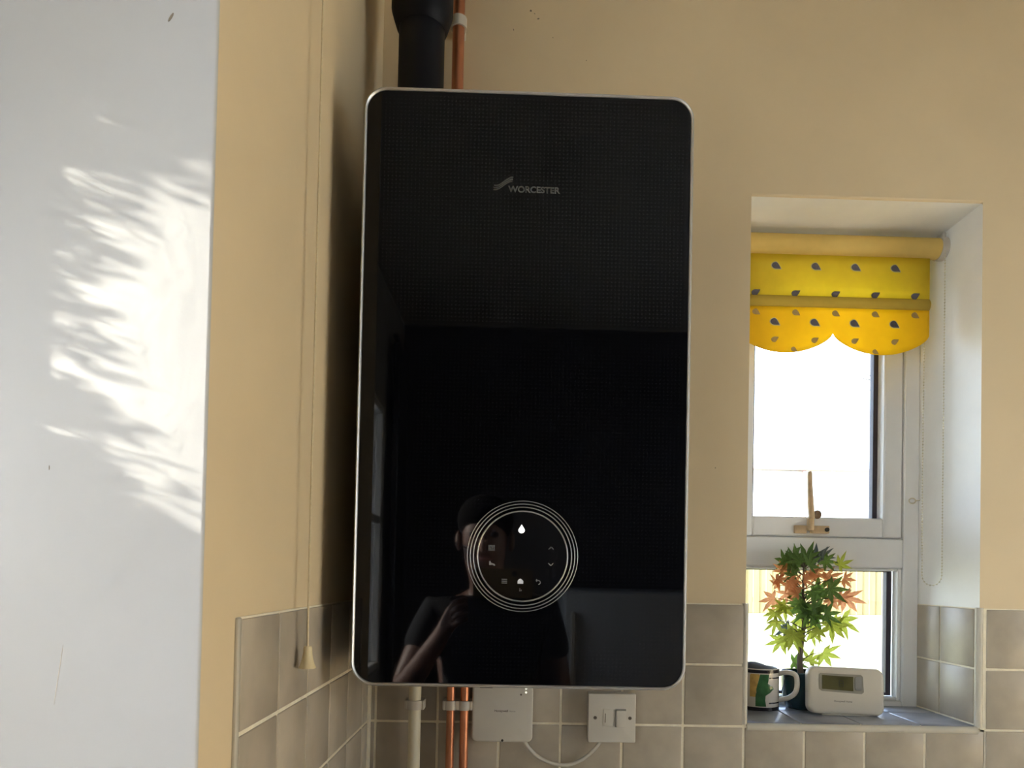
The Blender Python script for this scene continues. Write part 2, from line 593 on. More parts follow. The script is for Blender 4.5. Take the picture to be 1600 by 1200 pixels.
wall_with_hole('wall_far_left', 'x', -0.55, -0.67, -2.8, PY, 0.0, 2.6, -2.36, -0.688, 1.02, 2.10, [M['white_wall'], M['white_wall']])
wall_with_hole('wall_right', 'x', 2.40, 2.60, -2.8, 0.0, 0.0, 2.6, -2.00, -0.95, 1.02, 2.10, [M['wall'], M['reveal']])
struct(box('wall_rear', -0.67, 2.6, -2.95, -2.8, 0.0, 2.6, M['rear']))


def casement(name, axis, d, u0, u1, z0, z1, mull, trans):
    fr = bmesh.new()

    def B(a, b_, c, e, t0=0.0, t1=0.05):
        if axis == 'x':
            add_box(fr, d + t0, d + t1, a, b_, c, e, 0.003)
        else:
            add_box(fr, a, b_, d + t0, d + t1, c, e, 0.003)

    w = 0.032
    B(u0, u1, z0, z0 + w); B(u0, u1, z1 - w, z1)
    B(u0, u0 + w, z0 + w, z1 - w); B(u1 - w, u1, z0 + w, z1 - w)
    for m_ in mull:
        B(m_ - w / 2, m_ + w / 2, z0 + w, z1 - w)
    for t_, a_, b_ in trans:
        B(a_, b_, t_ - w / 2, t_ + w / 2, 0.004, 0.046)
    f = struct(obj(name, fr, M['upvc'], smooth=True))
    pb = bmesh.new()
    if axis == 'x':
        add_box(pb, d + 0.023, d + 0.027, u0 + w, u1 - w, z0 + w, z1 - w)
    obj('pane', pb, M['pane'], f)
    return f


casement('window_2', 'x', -0.602, -2.36, -0.688, 1.02, 2.10, [-1.37], [(1.63, -2.328, -1.386)])
casement('window_3', 'x', 2.47, -2.00, -0.95, 1.02, 2.10, [-1.47], [(1.72, -1.968, -1.486), (1.72, -1.454, -0.982)])

# ------------------------------------------------------------------ tiles
G = 0.0043


def bed(name, x0, x1, y0, y1, z0, z1, parent):
    return box(name, x0, x1, y0, y1, z0, z1, M['grout'], parent)


TILE_MESH = {}


def tile(w, h, parent, loc, rz=0.0, material=None, rx=0.0, name='tile', thick=0.008):
    """A tile w by h, its face at local -Y, centre of its back at loc."""
    key = (round(w, 4), round(h, 4), (material or M['tile']).name, round(thick, 4))
    if key not in TILE_MESH:
        bm_ = bmesh.new()
        b = bmesh.new()
        bmesh.ops.create_cube(b, size=1.0)
        for v in b.verts:
            v.co = Vector((v.co.x * w, -thick / 2 + v.co.y * thick, v.co.z * h))
        rim = [e for e in b.edges if not all(v.co.y > -1e-6 for v in e.verts)]
        bmesh.ops.bevel(b, geom=rim, offset=0.0014, segments=2, affect='EDGES', profile=0.5)
        merge(bm_, b)
        me = bpy.data.meshes.new(name)
        bm_.to_mesh(me)
        bm_.free()
        me.materials.append(material or M['tile'])
        for p in me.polygons:
            p.use_smooth = True
        me.set_sharp_from_angle(angle=math.radians(50))
        TILE_MESH[key] = me
    o = bpy.data.objects.new(name, TILE_MESH[key])
    COL.objects.link(o)
    o.location = loc
    j = 0.004
    o.rotation_euler = (rx + random.uniform(-j, j), random.uniform(-j, j) * 0.8, rz + random.uniform(-j, j))
    if parent is not None:
        o.parent = parent
        o.matrix_parent_inverse = parent.matrix_world.inverted()
    return o


ROWS = [(GZ + k * T, GZ + (k + 1) * T) for k in (1, 0, -1, -2)]
ROWS[0] = (GZ + T, TILE_TOP)
# back wall grout bed (in pieces around the window) and tiles
BD = 0.0016
gb = bmesh.new()
add_box(gb, LX, WX0 - 0.0005, -BD, 0.0, GZ - 2 * T, TILE_TOP)
add_box(gb, WX0 - 0.0005, WX1 + 0.009, -BD, 0.0, GZ - 2 * T, GZ + 0.0005)
add_box(gb, WX1 + 0.002, GX + 7 * T, -BD, 0.0, GZ - 2 * T, TILE_TOP)
obj('grout', gb, M['grout'], wall_back)


def back_tile(x0, x1, z0, z1):
    tile(x1 - x0 - G, z1 - z0 - G, wall_back, ((x0 + x1) / 2, 0.0048, (z0 + z1) / 2))


for (z0, z1) in ROWS:
    for k in range(-7, 7):
        x0, x1 = GX + k * T, GX + (k + 1) * T
        if x1 < LX + 0.012:
            continue
        x0 = max(x0, LX + 0.001)
        if 0 <= k < 4 and z0 > GZ - 0.01:
            continue
        if x0 >= GX + 3.9 * T:
            pass
        back_tile(x0, x1, z0, z1)

# left wall tiles: columns measured from the free edge towards the corner
LY = -0.6053
bl = bmesh.new()
add_box(bl, LX, LX + BD, LY - 0.004, -BD, GZ - 2 * T, TILE_TOP)
obj('grout', bl, M['grout'], wall_left)
for (z0, z1) in ROWS:
    for k in range(6):
        y0, y1 = LY + k * T, min(LY + (k + 1) * T, -0.010)
        tile(y1 - y0 - G, z1 - z0 - G, wall_left, (LX - 0.0048, (y0 + y1) / 2, (z0 + z1) / 2), rz=PI / 2)
# pale edging strip down the free edge of the tiling, and the corner bead
def bead(name, x, y, z0, z1, r, parent, material):
    bm_ = bmesh.new()
    add_tube(bm_, [(x, y, z0), (x, y, z1)], r, 12)
    bmesh.ops.recalc_face_normals(bm_, faces=bm_.faces[:])
    return obj(name, bm_, material, parent, smooth=True, angle=50)


box('edging_strip', LX - 0.001, LX + 0.0032, LY - 0.009, LY + 0.001, GZ - 2 * T, TILE_TOP, M['tile_trim'], wall_left, bevel=0.002, seg=2)
box('corner_seal', LX - 0.001, LX + 0.008, -0.010, 0.0, GZ - 2 * T, TILE_TOP, M['grout'], wall_left, bevel=0.004, seg=2)

# window cheeks and sill
cheek = bmesh.new()
add_box(cheek, WX1 - 0.0016, WX1 + 0.001, 0.001, REV, WZ0 - 0.004, TILE_TOP)
add_box(cheek, WX0 - 0.001, WX0 + 0.0016, 0.001, REV, WZ0 - 0.004, TILE_TOP)
obj('grout', cheek, M['grout'], wall_back)
for (z0, z1) in ((WZ0 + 0.001, GZ + T), (GZ + T, TILE_TOP)):
    for (y0, y1) in ((0.010, 0.116), (0.116, REV)):
        zc, yc, w_, h_ = (z0 + z1) / 2, (y0 + y1) / 2, y1 - y0 - 0.0035, z1 - z0 - 0.0035
        tile(w_, h_, wall_back, (WX1 + 0.0048, yc, zc), rz=-PI / 2)
        tile(w_, h_, wall_back, (WX0 - 0.0048, yc, zc), rz=PI / 2)
for x in (WX0 - 0.0005, WX1 + 0.0005):
    bead('corner_bead', x, 0.002, WZ0 - 0.002, TILE_TOP + 0.001, 0.0065, wall_back, M['tile_trim'])
sb = bmesh.new()
add_box(sb, WX0, WX1, 0.001, REV + 0.003, WZ0 - 0.012, WZ0 - 0.002)
obj('grout', sb, M['grout'], wall_back)
for k in range(4):
    x0, x1 = max(GX + k * T, WX0), min(GX + (k + 1) * T, WX1)
    for (y0, y1) in ((0.008, 0.128), (0.128, REV + 0.001)):
        tile(x1 - x0 - 0.003, y1 - y0 - 0.003, wall_back, ((x0 + x1) / 2, (y0 + y1) / 2, WZ0 - 0.008), rx=-PI / 2, material=M['slate'], name='sill_tile')
bm = bmesh.new()
add_tube(bm, [(WX0 + 0.004, 0.0, WZ0 - 0.0068), (WX1 - 0.004, 0.0, WZ0 - 0.0068)], 0.0070, 12)
bmesh.ops.recalc_face_normals(bm, faces=bm.faces[:])
obj('sill_nosing', bm, M['tile_trim'], wall_back, smooth=True)

# wall marks: small chips and scuffs in the paint
for (x, z, w_, h_, a) in ((0.023, 2.434, 0.005, 0.003, -0.5), (-0.022, 2.412, 0.002, 0.004, 0.3), (0.009, 2.448, 0.005, 0.004, 0.2), (0.112, 2.36, 0.002, 0.002, 0),
                          (0.016, 2.443, 0.003, 0.002, 0.8), (0.05, 2.40, 0.002, 0.002, 0), (0.36, 1.62, 0.002, 0.003, 0)):
    bm = bmesh.new()
    pts = [(x + w_ / 2 * math.cos(t + a) * random.uniform(0.6, 1.1), z + h_ / 2 * math.sin(t) * random.uniform(0.6, 1.1)) for t in [2 * PI * k / 9 for k in range(9)]]
    add_slab(bm, pts, -0.0004, 0.0)
    obj('paint_chip', bm, M['scuff'], wall_back)
for (x, z, w_, h_, a) in ((-0.385, 1.50, 0.0006, 0.004, 0), (-0.372, 1.33, 0.0005, 0.05, 0.12), (-0.297, 1.88, 0.002, 0.009, 0.5)):
    bm = bmesh.new()
    pts = []
    for t in [2 * PI * k / 9 for k in range(9)]:
        u, v = w_ / 2 * math.cos(t), h_ / 2 * math.sin(t)
        pts.append((x + u * math.cos(a) + v * math.sin(a), z + v * math.cos(a) - u * math.sin(a)))
    add_slab(bm, pts, PY - 0.0003, PY)
    obj('scuff_mark', bm, M['scuff'] if h_ < 0.02 else M['clip'], wall_left)

# ------------------------------------------------------------------ the small window
FY = REV
win = bmesh.new()
# outer frame, transom
add_box(win, WX0, 0.452, FY, FY + 0.07, WZ0 - 0.004, WZ1, 0.002)
add_box(win, 0.8160, WX1, FY, FY + 0.07, WZ0 - 0.004, WZ1, 0.002)
add_box(win, 0.452, 0.8160, FY, FY + 0.07, WZ1 - 0.045, WZ1, 0.002)
add_box(win, 0.452, 0.8160, FY, FY + 0.07, 1.4475, 1.5095, 0.003)
add_box(win, 0.452, 0.8160, FY, FY + 0.07, WZ0 - 0.004, 1.1705, 0.003)
window_1 = struct(obj('window_1', win, M['upvc'], smooth=True))
bd_ = bmesh.new()
for (a, b_, c, e) in ((0.452, 0.4655, 1.1705, 1.4475), (0.8080, 0.8160, 1.1705, 1.4475), (0.4655, 0.8080, 1.1705, 1.1770), (0.4655, 0.8080, 1.4420, 1.4475)):
    add_box(bd_, a, b_, FY + 0.006, FY + 0.03, c, e, 0.002)
obj('glazing_bead', bd_, M['upvc'], window_1, smooth=True)
sash = bmesh.new()
for (a, b_, c, e) in ((0.452, 0.497, 1.511, WZ1 - 0.047), (0.7745, 0.8145, 1.511, WZ1 - 0.047), (0.497, 0.7745, 1.511, 1.5525), (0.497, 0.7745, WZ1 - 0.092, WZ1 - 0.047)):
    add_box(sash, a, b_, FY + 0.004, FY + 0.06, c, e, 0.003)
sash_o = obj('sash', sash, M['upvc'], window_1, smooth=True)
gk = bmesh.new()
GY = FY + 0.032
for (x0, x1, z0, z1, w_) in ((0.497, 0.7745, 1.5525, WZ1 - 0.092, 0.010),):
    add_box(gk, x0, x0 + w_, GY, GY + 0.016, z0, z1)
    add_box(gk, x1 - w_, x1, GY, GY + 0.016, z0, z1)
    add_box(gk, x0 + w_, x1 - w_, GY, GY + 0.016, z0, z0 + 0.002)
    add_box(gk, x0 + w_, x1 - w_, GY, GY + 0.016, z1 - 0.008, z1)
obj('glazing_spacer', gk, M['gasket'], sash_o)
gk = bmesh.new()
for (x0, x1, z0, z1, w_) in ((0.4655, 0.8080, 1.1770, 1.4420, 0.011),):
    add_box(gk, x0, x0 + w_, GY, GY + 0.016, z0, z1)
    add_box(gk, x1 - w_, x1, GY, GY + 0.016, z0, z1)
    add_box(gk, x0 + w_, x1 - w_, GY, GY + 0.016, z0, z0 + 0.006)
    add_box(gk, x0 + w_, x1 - w_, GY, GY + 0.016, z1 - 0.002, z1)
obj('glazing_spacer', gk, M['gasket'], window_1)
box('pane', 0.497, 0.7745, GY + 0.006, GY + 0.010, 1.5525, WZ1 - 0.092, M['pane'], window_1)
box('pane', 0.4655, 0.8080, GY + 0.006, GY + 0.010, 1.1770, 1.4420, M['pane'], window_1)

# brass fastener on the sash
HY = FY + 0.004
hd = thing('window_fastener', (0.615, HY, 1.525), 'aged brass window fastener with upright lever on the white sash rail', 'window fastener')
slab('base_plate', rrect(0.597, 1.5258, 0.026, 0.017, 0.002, 3), HY - 0.005, HY + 0.001, M['brass'], hd, 0.001)
slab('base_plate', rrect(0.637, 1.5258, 0.038, 0.016, 0.002, 3), HY - 0.010, HY + 0.001, M['brass'], hd, 0.0015)
slab('pivot', rrect(0.616, 1.538, 0.012, 0.030, 0.003, 3), HY - 0.014, HY - 0.003, M['brass'], hd, 0.001)
bm = bmesh.new()
pts_l = [(0.6065, 1.645), (0.6055, 1.640), (0.6070, 1.575), (0.6105, 1.548), (0.6215, 1.548), (0.6185, 1.585), (0.6155, 1.620), (0.6145, 1.643), (0.6120, 1.647)]
add_slab(bm, pts_l, HY - 0.019, HY - 0.012, 0.0015)
obj('lever', bm, M['brass'], hd, smooth=True)
bm = bmesh.new()
bmesh.ops.create_uvsphere(bm, u_segments=16, v_segments=10, radius=0.0085)
for v in bm.verts:
    v.co = Vector((0.6275 + v.co.x, HY - 0.015 + v.co.y * 0.8, 1.5565 + v.co.z * 1.1))
obj('knob', bm, M['brass_dark'], hd, smooth=True, angle=180)
bm = bmesh.new()
add_tube(bm, [(0.650, HY - 0.013, 1.5258), (0.650, HY - 0.008, 1.5258)], 0.0045, 12)
bmesh.ops.recalc_face_normals(bm, faces=bm.faces[:])
obj('screw', bm, M['hole'], hd)

# ------------------------------------------------------------------ roller blind
BY = 0.118
bl_o = thing('roller_blind', (0.63, BY, 2.0885), 'yellow roller blind printed with grey paisleys, scalloped hem, in the window recess', 'blind')
RZ, RR = 2.0885, 0.0205
bm = bmesh.new()
add_tube(bm, [(0.432, BY, RZ), (0.834, BY, RZ)], RR, 28)
bmesh.ops.recalc_face_normals(bm, faces=bm.faces[:])
obj('roller', bm, M['roller'], bl_o, smooth=True, angle=50)
FYB = BY - 0.002       # plane of the hanging cloth


def hem(x):
    u = ((x - 0.4300) % 0.1942) / 0.1942
    return 1.9120 - 0.0410 * (max(0.0, math.sin(PI * u))) ** 0.62


def cloth_part(zs_top, name, material, y, x0=0.4300, x1=0.8183, nx=96, bottom=None, nz=6, bulge=0.0):
    bm_ = bmesh.new()
    rows = []
    for j in range(nz + 1):
        row = []
        for i in range(nx + 1):
            x = x0 + (x1 - x0) * i / nx
            zb = bottom(x) if callable(bottom) else bottom
            z = zs_top + (zb - zs_top) * j / nz
            yy = y - bulge * math.sin(PI * j / nz)
            row.append(bm_.verts.new((x, yy, z)))
        rows.append(row)
    for a, c in zip(rows, rows[1:]):
        for i in range(nx):
            bm_.faces.new((a[i], a[i + 1], c[i + 1], c[i]))
    o = obj(name, bm_, material, bl_o, smooth=True, angle=180)
    md = o.modifiers.new('thickness', 'SOLIDIFY')
    md.thickness = 0.0006
    md.offset = 0
    return o


cloth_part(2.072, 'upper_cloth', M['blind'], FYB, bottom=1.9850, nz=4, nx=8)
M['pocket'] = translucent('lath_pocket_fabric', (0.66, 0.47, 0.08), (0.5, 0.38, 0.03), 0.25, noise=0.04)
cloth_part(1.9855, 'lath_pocket', M['pocket'], FYB, bottom=1.9630, bulge=0.006, nx=8, nz=8)
cloth_part(1.9635, 'scalloped_valance', M['blind2'], FYB, bottom=hem, nz=8)

M['ghost'] = mat('showthrough_print', (0.42, 0.28, 0.10), rough=0.8, noise=0.1, nscale=200)  # back layer's print showing through the lit cloth, painted on the front


def paisley(name, material, x, z, s, y, flip=1):
    pts = []
    n = 22
    for k in range(n):
        a = 2 * PI * k / n
        px, pz = 0.0082 * math.cos(a), 0.0066 * math.sin(a)
        t = max(0.0, px / 0.0082) ** 2
        pz = pz * (1 - 0.50 * t) - flip * 0.0060 * t
        px *= 1 + 0.16 * t
        pts.append((x + s * px, z + s * pz))
    b = bmesh.new()
    add_slab(b, pts, y - 0.00025, y)
    return obj(name, b, material, bl_o)


for k in range(4):
    for (xx, zz) in ((0.5078, 2.0450), (0.5067, 1.9325)):
        paisley('paisley_outline', M['halo'], xx + 0.0801 * k, zz + 0.0003 * k, 1.22, FYB - 0.0006)
        paisley('paisley_print', M['print'], xx + 0.0801 * k, zz + 0.0003 * k, 1.0, FYB - 0.0009)
    paisley('showthrough_paisley', M['ghost'], 0.5072 + 0.0805 * k, 1.8965 + 0.0004 * k, 0.85, FYB - 0.0006, -1)
for k in range(5):
    paisley('paisley_print', M['print'], 0.4673 + 0.0803 * k, 1.9890 + 0.0003 * k, 1.0, FYB - 0.0012, -1)
    paisley('showthrough_paisley', M['ghost'], 0.4690 + 0.0800 * k, 1.9515 + 0.0003 * k, 0.9, FYB - 0.0006)
for (xx, zz) in ((0.546, 1.8785), (0.7095, 1.8775)):
    paisley('showthrough_paisley', M['ghost'], xx, zz, 0.7, FYB - 0.0006)

bm = bmesh.new()
add_tube(bm, [(0.834, BY, RZ), (0.8475, BY, RZ)], 0.0225, 24)
add_box(bm, 0.8405, 0.8475, BY - 0.010, BY + 0.03, RZ + 0.010, WZ1 - 0.001, 0.002)
bmesh.ops.recalc_face_normals(bm, faces=bm.faces[:])
obj('bracket', bm, M['bracket'], bl_o, smooth=True)
box('bracket', WX0 + 0.0005, 0.432, BY - 0.012, BY + 0.012, RZ - 0.02, WZ1 - 0.001, M['bracket'], bl_o, bevel=0.002)
# beaded chain: two strands joined below, each bead a small ball on a thread
chain = bmesh.new()
ball = bmesh.new()
bmesh.ops.create_icosphere(ball, subdivisions=1, radius=0.0017)
ball_me = bpy.data.meshes.new('ball')
ball.to_mesh(ball_me)
ball.free()
path = []
zb = 1.425
for k in range(110):
    z = 2.088 - k * 0.006
    if z < zb:
        break
    t = (2.088 - z) / (2.088 - zb)
    path.append((0.8195 - 0.0025 * t, BY + 0.012 + 0.004 * math.sin(t * 3), z))
path2 = []
for k in range(110):
    z = 2.088 - k * 0.006
    if z < zb:
        break
    t = (2.088 - z) / (2.088 - zb)
    path2.append((0.8395 + 0.0015 * t, BY - 0.018 + 0.004 * t, z))
low = []
for k in range(1, 9):
    a = PI * k / 9
    p, q = Vector(path[-1]), Vector(path2[-1])
    c = (p + q) / 2
    low.append(tuple(c + (p - q) / 2 * math.cos(a) + Vector((0, 0, -0.02)) * math.sin(a)))
full = path + low + path2[::-1]
for p in full:
    n0 = len(chain.verts)
    chain.from_mesh(ball_me)
    chain.verts.ensure_lookup_table()
    for v in chain.verts[n0:]:
        v.co += Vector(p)
add_tube(chain, full, 0.0004, 5)
ch_o = obj('bead_chain', chain, M['bead'], bl_o)
ch_o['kind'] = 'stuff'
bm = bmesh.new()
n_ = 20
ringv = []
for i in range(n_):
    a = 2 * PI * i / n_
    c = Vector((0.8310 + 0.007 * math.cos(a), FY - 0.004, 1.5905 + 0.0055 * math.sin(a)))
    ringv.append(c)
add_tube(bm, ringv + [ringv[0]], 0.0013, 6, caps=False)
add_tube(bm, [(0.838, FY - 0.004, 1.5905), (0.8475, FY - 0.004, 1.5925)], 0.0013, 6)
bmesh.ops.recalc_face_normals(bm, faces=bm.faces[:])
tag(obj('chain_hook', bm, M['bead'], smooth=True, angle=180), 'small clear plastic ring hook screwed beside the white window frame', 'hook')

# ------------------------------------------------------------------ boiler
BX0, BX1 = -0.2116, 0.2284
BZ0, BZ1 = 1.2704, 2.0632
FB = -0.3442
boiler = thing('wall_boiler', (0.0084, -0.17, BZ0), 'tall black glass fronted boiler with silver edge hung on the cream wall', 'boiler')
bcx, bcz, bw, bh = (BX0 + BX1) / 2, (BZ0 + BZ1) / 2, BX1 - BX0, BZ1 - BZ0
slab('casing', rrect(bcx, bcz, bw - 0.010, bh - 0.010, 0.026), FB + 0.022, -0.009, M['casing'], boiler)
# silver edge: a rounded hoop around the glass
bm = bmesh.new()
prof = [(0.0046, FB + 0.002), (0.0040, FB + 0.0003), (0.0022, FB - 0.0012), (0.0006, FB + 0.0003), (0.0, FB + 0.0025), (0.0, FB + 0.021), (0.0046, FB + 0.021)]
rings = []
for (ins, y) in prof:
    rings.append([bm.verts.new((x, y, z)) for x, z in rrect(bcx, bcz, bw - 2 * ins, bh - 2 * ins, 0.031 - ins, 10)])
nr = len(rings[0])
for a, c in zip(rings, rings[1:] + rings[:1]):
    for k in range(nr):
        bm.faces.new((a[k], a[(k + 1) % nr], c[(k + 1) % nr], c[k]))
bmesh.ops.recalc_face_normals(bm, faces=bm.faces[:])
obj('silver_edge', bm, M['silver'], boiler, smooth=True, angle=60)
slab('glass_front', rrect(bcx, bcz, bw - 0.0094, bh - 0.0094, 0.0265, 10), FB + 0.001, FB + 0.021, M['glass_black'], boiler, 0.0005, 1)

GF = FB + 0.001
DX, DZ = 0.0101, 1.4437
disp = bmesh.new()
add_slab(disp, [(DX + 0.0595 * math.cos(2 * PI * k / 72), DZ + 0.0595 * math.sin(2 * PI * k / 72)) for k in range(72)], GF - 0.0006, GF + 0.002)
disp = obj('round_display', disp, M['display'], boiler)
for (r_, t_) in ((0.0592, 0.0011), (0.0646, 0.00075), (0.0688, 0.0007), (0.0727, 0.0006)):
    bm = bmesh.new()
    add_torus_y(bm, DX, GF - 0.0002, DZ, r_, t_)
    obj('display_ring', bm, M['ring'], disp, smooth=True, angle=180)
YI = GF - 0.0007


def poly(name, pts, material, parent=disp, y=YI, th=0.0003):
    bm_ = bmesh.new()
    add_slab(bm_, pts, y - th, y + 0.0001)
    return obj(name, bm_, material, parent)


def multi(name, polys, material, parent=disp, y=YI, th=0.0003):
    bm_ = bmesh.new()
    for pts in polys:
        add_slab(bm_, pts, y - th, y + 0.0001)
    return obj(name, bm_, material, parent)


def stroke(a, b_, w):
    a, b_ = Vector(a), Vector(b_)
    d = (b_ - a).normalized()
    n = Vector((-d.y, d.x)) * w / 2
    return [tuple(a + n), tuple(b_ + n), tuple(b_ - n), tuple(a - n)]


# water drop
pts = []
for k in range(20):
    a = 2 * PI * k / 20
    r = 0.0043
    x, z = r * math.cos(a), r * math.sin(a)
    if z > 0:
        x *= (1 - z / r) * 0.75 + 0.25 * (1 - (z / r) ** 2)
        z *= 1.75
    pts.append((0.0082 + x, 1.4782 + z))
poly('water_drop_icon', pts, M['icon_lit'])
rect = lambda x, z, w, h: [(x - w / 2, z - h / 2), (x + w / 2, z - h / 2), (x + w / 2, z + h / 2), (x - w / 2, z + h / 2)]
multi('radiator_icon', [rect(-0.0308 + dx, 1.4538, 0.0012, 0.0075) for dx in (-0.0033, -0.0011, 0.0011, 0.0033)] +
      [rect(-0.0308, 1.4538 + dz, 0.0085, 0.0009) for dz in (-0.0026, 0.0026)], M['icon'])
poly('tap_icon', [(-0.0335, 1.4312), (-0.0335, 1.4365), (-0.0318, 1.4365), (-0.0310, 1.4342), (-0.0262, 1.4328), (-0.0255, 1.4305), (-0.0275, 1.4305), (-0.0285, 1.4315)], M['icon'])
multi('up_icon', [stroke((0.0442, 1.4535), (0.0475, 1.4566), 0.0013), stroke((0.0475, 1.4566), (0.0508, 1.4535), 0.0013)], M['icon'])
multi('down_icon', [stroke((0.0442, 1.4352), (0.0475, 1.4321), 0.0013), stroke((0.0475, 1.4321), (0.0508, 1.4352), 0.0013)], M['icon'])
multi('menu_icon', [rect(-0.0131, 1.4105 + dz, 0.0072, 0.0011) for dz in (-0.0024, 0, 0.0024)], M['icon'])
poly('home_icon', [(0.0042, 1.4075), (0.0042, 1.4112), (0.0060, 1.4132), (0.0078, 1.4142), (0.0096, 1.4132), (0.0117, 1.4112), (0.0117, 1.4075)], M['lit_dim'])
arc = [stroke((0.0283, 1.4122), (0.0316, 1.4122), 0.0010), stroke((0.0283, 1.4122), (0.0297, 1.4138), 0.0010), stroke((0.0283, 1.4122), (0.0297, 1.4106), 0.0010)]
for k in range(6):
    a0, a1 = PI / 2 - PI * k / 6, PI / 2 - PI * (k + 1) / 6
    arc.append(stroke((0.0316 + 0.0026 * math.cos(a0), 1.4096 + 0.0026 * math.sin(a0)), (0.0316 + 0.0026 * math.cos(a1), 1.4096 + 0.0026 * math.sin(a1)), 0.0010))
multi('back_icon', arc, M['icon'])
multi('service_icon', [rect(0.0074, 1.3995, 0.0008, 0.0042), rect(0.0093, 1.3988, 0.0008, 0.0016)], M['icon'])

# logo: three swooping bands and the word
logo = bmesh.new()
for (off, x0, x1) in ((0.0, 0.0, 0.0252), (-0.0030, -0.0008, 0.0246), (-0.0060, -0.0010, 0.0240)):
    n = 18
    top, bot = [], []
    for k in range(n + 1):
        u = k / n
        x = -0.0376 + x0 + (x1 - x0) * u
        s = 3 * u * u - 2 * u ** 3
        z = 1.9338 + 0.0135 * s + off * 0.95 + 0.0018 * (1 - 2 * u) ** 2 * (1 if u < 0.5 else -0.2)
        w = 0.00085
        top.append((x, z + w)); bot.append((x, z - w))
    for k in range(n):
        add_slab(logo, [top[k], top[k + 1], bot[k + 1], bot[k]], GF - 0.0003, GF + 0.0001)
obj('emblem', logo, M['logo'], boiler)
text('lettering', 'WORCESTER', -0.0188, GF, 1.9272, 0.0690, M['logo'], boiler, bold=0.028, rot=0.0)

# flue: black elbow socket with a straight pipe standing on the boiler
flue = thing('flue_pipe', (-0.176, -0.150, BZ1 - 0.006), 'black plastic flue pipe with wide socket rising from the boiler top', 'flue')
# ------------------------------------------------------------------ flue geometry
FXc, FYc = -0.1660, -0.150
pr = 0.0363
lathe('pipe', [(pr, BZ1 - 0.0055), (pr, 2.60)], FXc, FYc, M['black_plastic'], flue, 40)
lathe('socket', [(pr + 0.0005, 2.3140 - 0.028), (pr + 0.004, 2.290), (0.0455, 2.3060), (0.0490, 2.318), (0.0490, 2.345), (0.0475, 2.350), (0.0475, 2.60)], FXc, FYc, M['black_plastic'], flue, 40)

# copper gas pipe behind the flue with its white clip
gp = thing('copper_pipe', (-0.118, -0.03, BZ1), 'copper pipe rising behind the black flue with one white clip', 'pipe')
tube('pipe', [(-0.1190, -0.030, BZ1 + 0.01), (-0.1190, -0.030, 2.60)], 0.0105, M['copper'], gp, 20)
bm = bmesh.new()
add_lathe(bm, [(0.0112, 2.386), (0.0145, 2.386), (0.0145, 2.404), (0.0112, 2.404)], -0.1190, -0.030, 24)
add_box(bm, -0.130, -0.108, -0.022, 0.0, 2.386, 2.404, 0.002)
obj('clip', bm, M['abs'], gp, smooth=True)


# ------------------------------------------------------------------ pipes under the boiler
def pipe_under(x, r, material, name, label, cat, group=None, top=BZ0 - 0.001):
    y = -0.030
    t = thing(name, (x, y, 0.9205), label, cat, group)
    tube('pipe', [(x, y, 0.9205), (x, y, top)], r, material, t, 24)
    b = bmesh.new()
    add_lathe(b, [(r + 0.0006, 1.1815), (r + 0.0035, 1.1815), (r + 0.0040, 1.1835), (r + 0.0040, 1.1955), (r + 0.0035, 1.1975), (r + 0.0006, 1.1975)], x, y, 28)
    w = r + 0.0062
    add_box(b, x - w, x + w, y + 0.002, -0.009, 1.1810, 1.1980, 0.002, 2)
    add_box(b, x - w, x - r - 0.001, y - 0.008, y + 0.004, 1.1812, 1.1978, 0.002, 2)
    add_box(b, x + r + 0.001, x + w, y - 0.008, y + 0.004, 1.1812, 1.1978, 0.002, 2)
    obj('clip', b, M['clip'], t, smooth=True)
    return t


pipe_under(-0.1690, 0.0108, M['pvc'], 'plastic_pipe', 'thick cream plastic pipe under the boiler, leftmost of its three pipes', 'pipe')
pipe_under(-0.1066, 0.0072, M['copper'], 'copper_pipe', 'copper pipe under the boiler beside the thick cream pipe', 'pipe', 'copper pipes under the boiler')
pipe_under(-0.0825, 0.0075, M['copper'], 'copper_pipe', 'copper pipe under the boiler next to the white receiver box', 'pipe', 'copper pipes under the boiler')

# ------------------------------------------------------------------ wireless receiver box, cable, switch
rb = thing('receiver_box', (-0.016, -0.009, 1.127), 'white plastic receiver box tucked under the boiler, with lights', 'receiver')
RY = -0.034
slab('cover', rrect(-0.0160, 1.1770, 0.1060, 0.1000, 0.010, 6), RY, -0.0085, M['abs'], rb, 0.003, 3)
bm = bmesh.new()
add_tube(bm, [(-0.0153, RY - 0.0003, 1.1300), (-0.0153, RY + 0.002, 1.1300)], 0.0022, 12)
bmesh.ops.recalc_face_normals(bm, faces=bm.faces[:])
obj('screw', bm, M['hole'], rb)
for (z, m_) in ((1.2205, M['led']), (1.2140, M['led'])):
    bm = bmesh.new()
    add_tube(bm, [(0.0245, RY - 0.0006, z), (0.0245, RY + 0.002, z)], 0.0016, 12)
    bmesh.ops.recalc_face_normals(bm, faces=bm.faces[:])
    obj('indicator_light', bm, m_, rb)
bm = bmesh.new()
add_tube(bm, [(0.0158, RY - 0.0005, 1.2100), (0.0158, RY + 0.002, 1.2100)], 0.0017, 12)
bmesh.ops.recalc_face_normals(bm, faces=bm.faces[:])
obj('button', bm, M['screw'], rb)
box('latch_slot', -0.056, -0.034, RY - 0.0004, RY + 0.001, 1.2205, 1.2222, M['hole'], rb)
text('lettering', 'Honeywell', -0.0300, RY, 1.1795, 0.0235, M['screw'], rb, bold=0.02)
text('lettering', 'Home', -0.0050, RY, 1.1795, 0.0115, M['bezel'], rb)

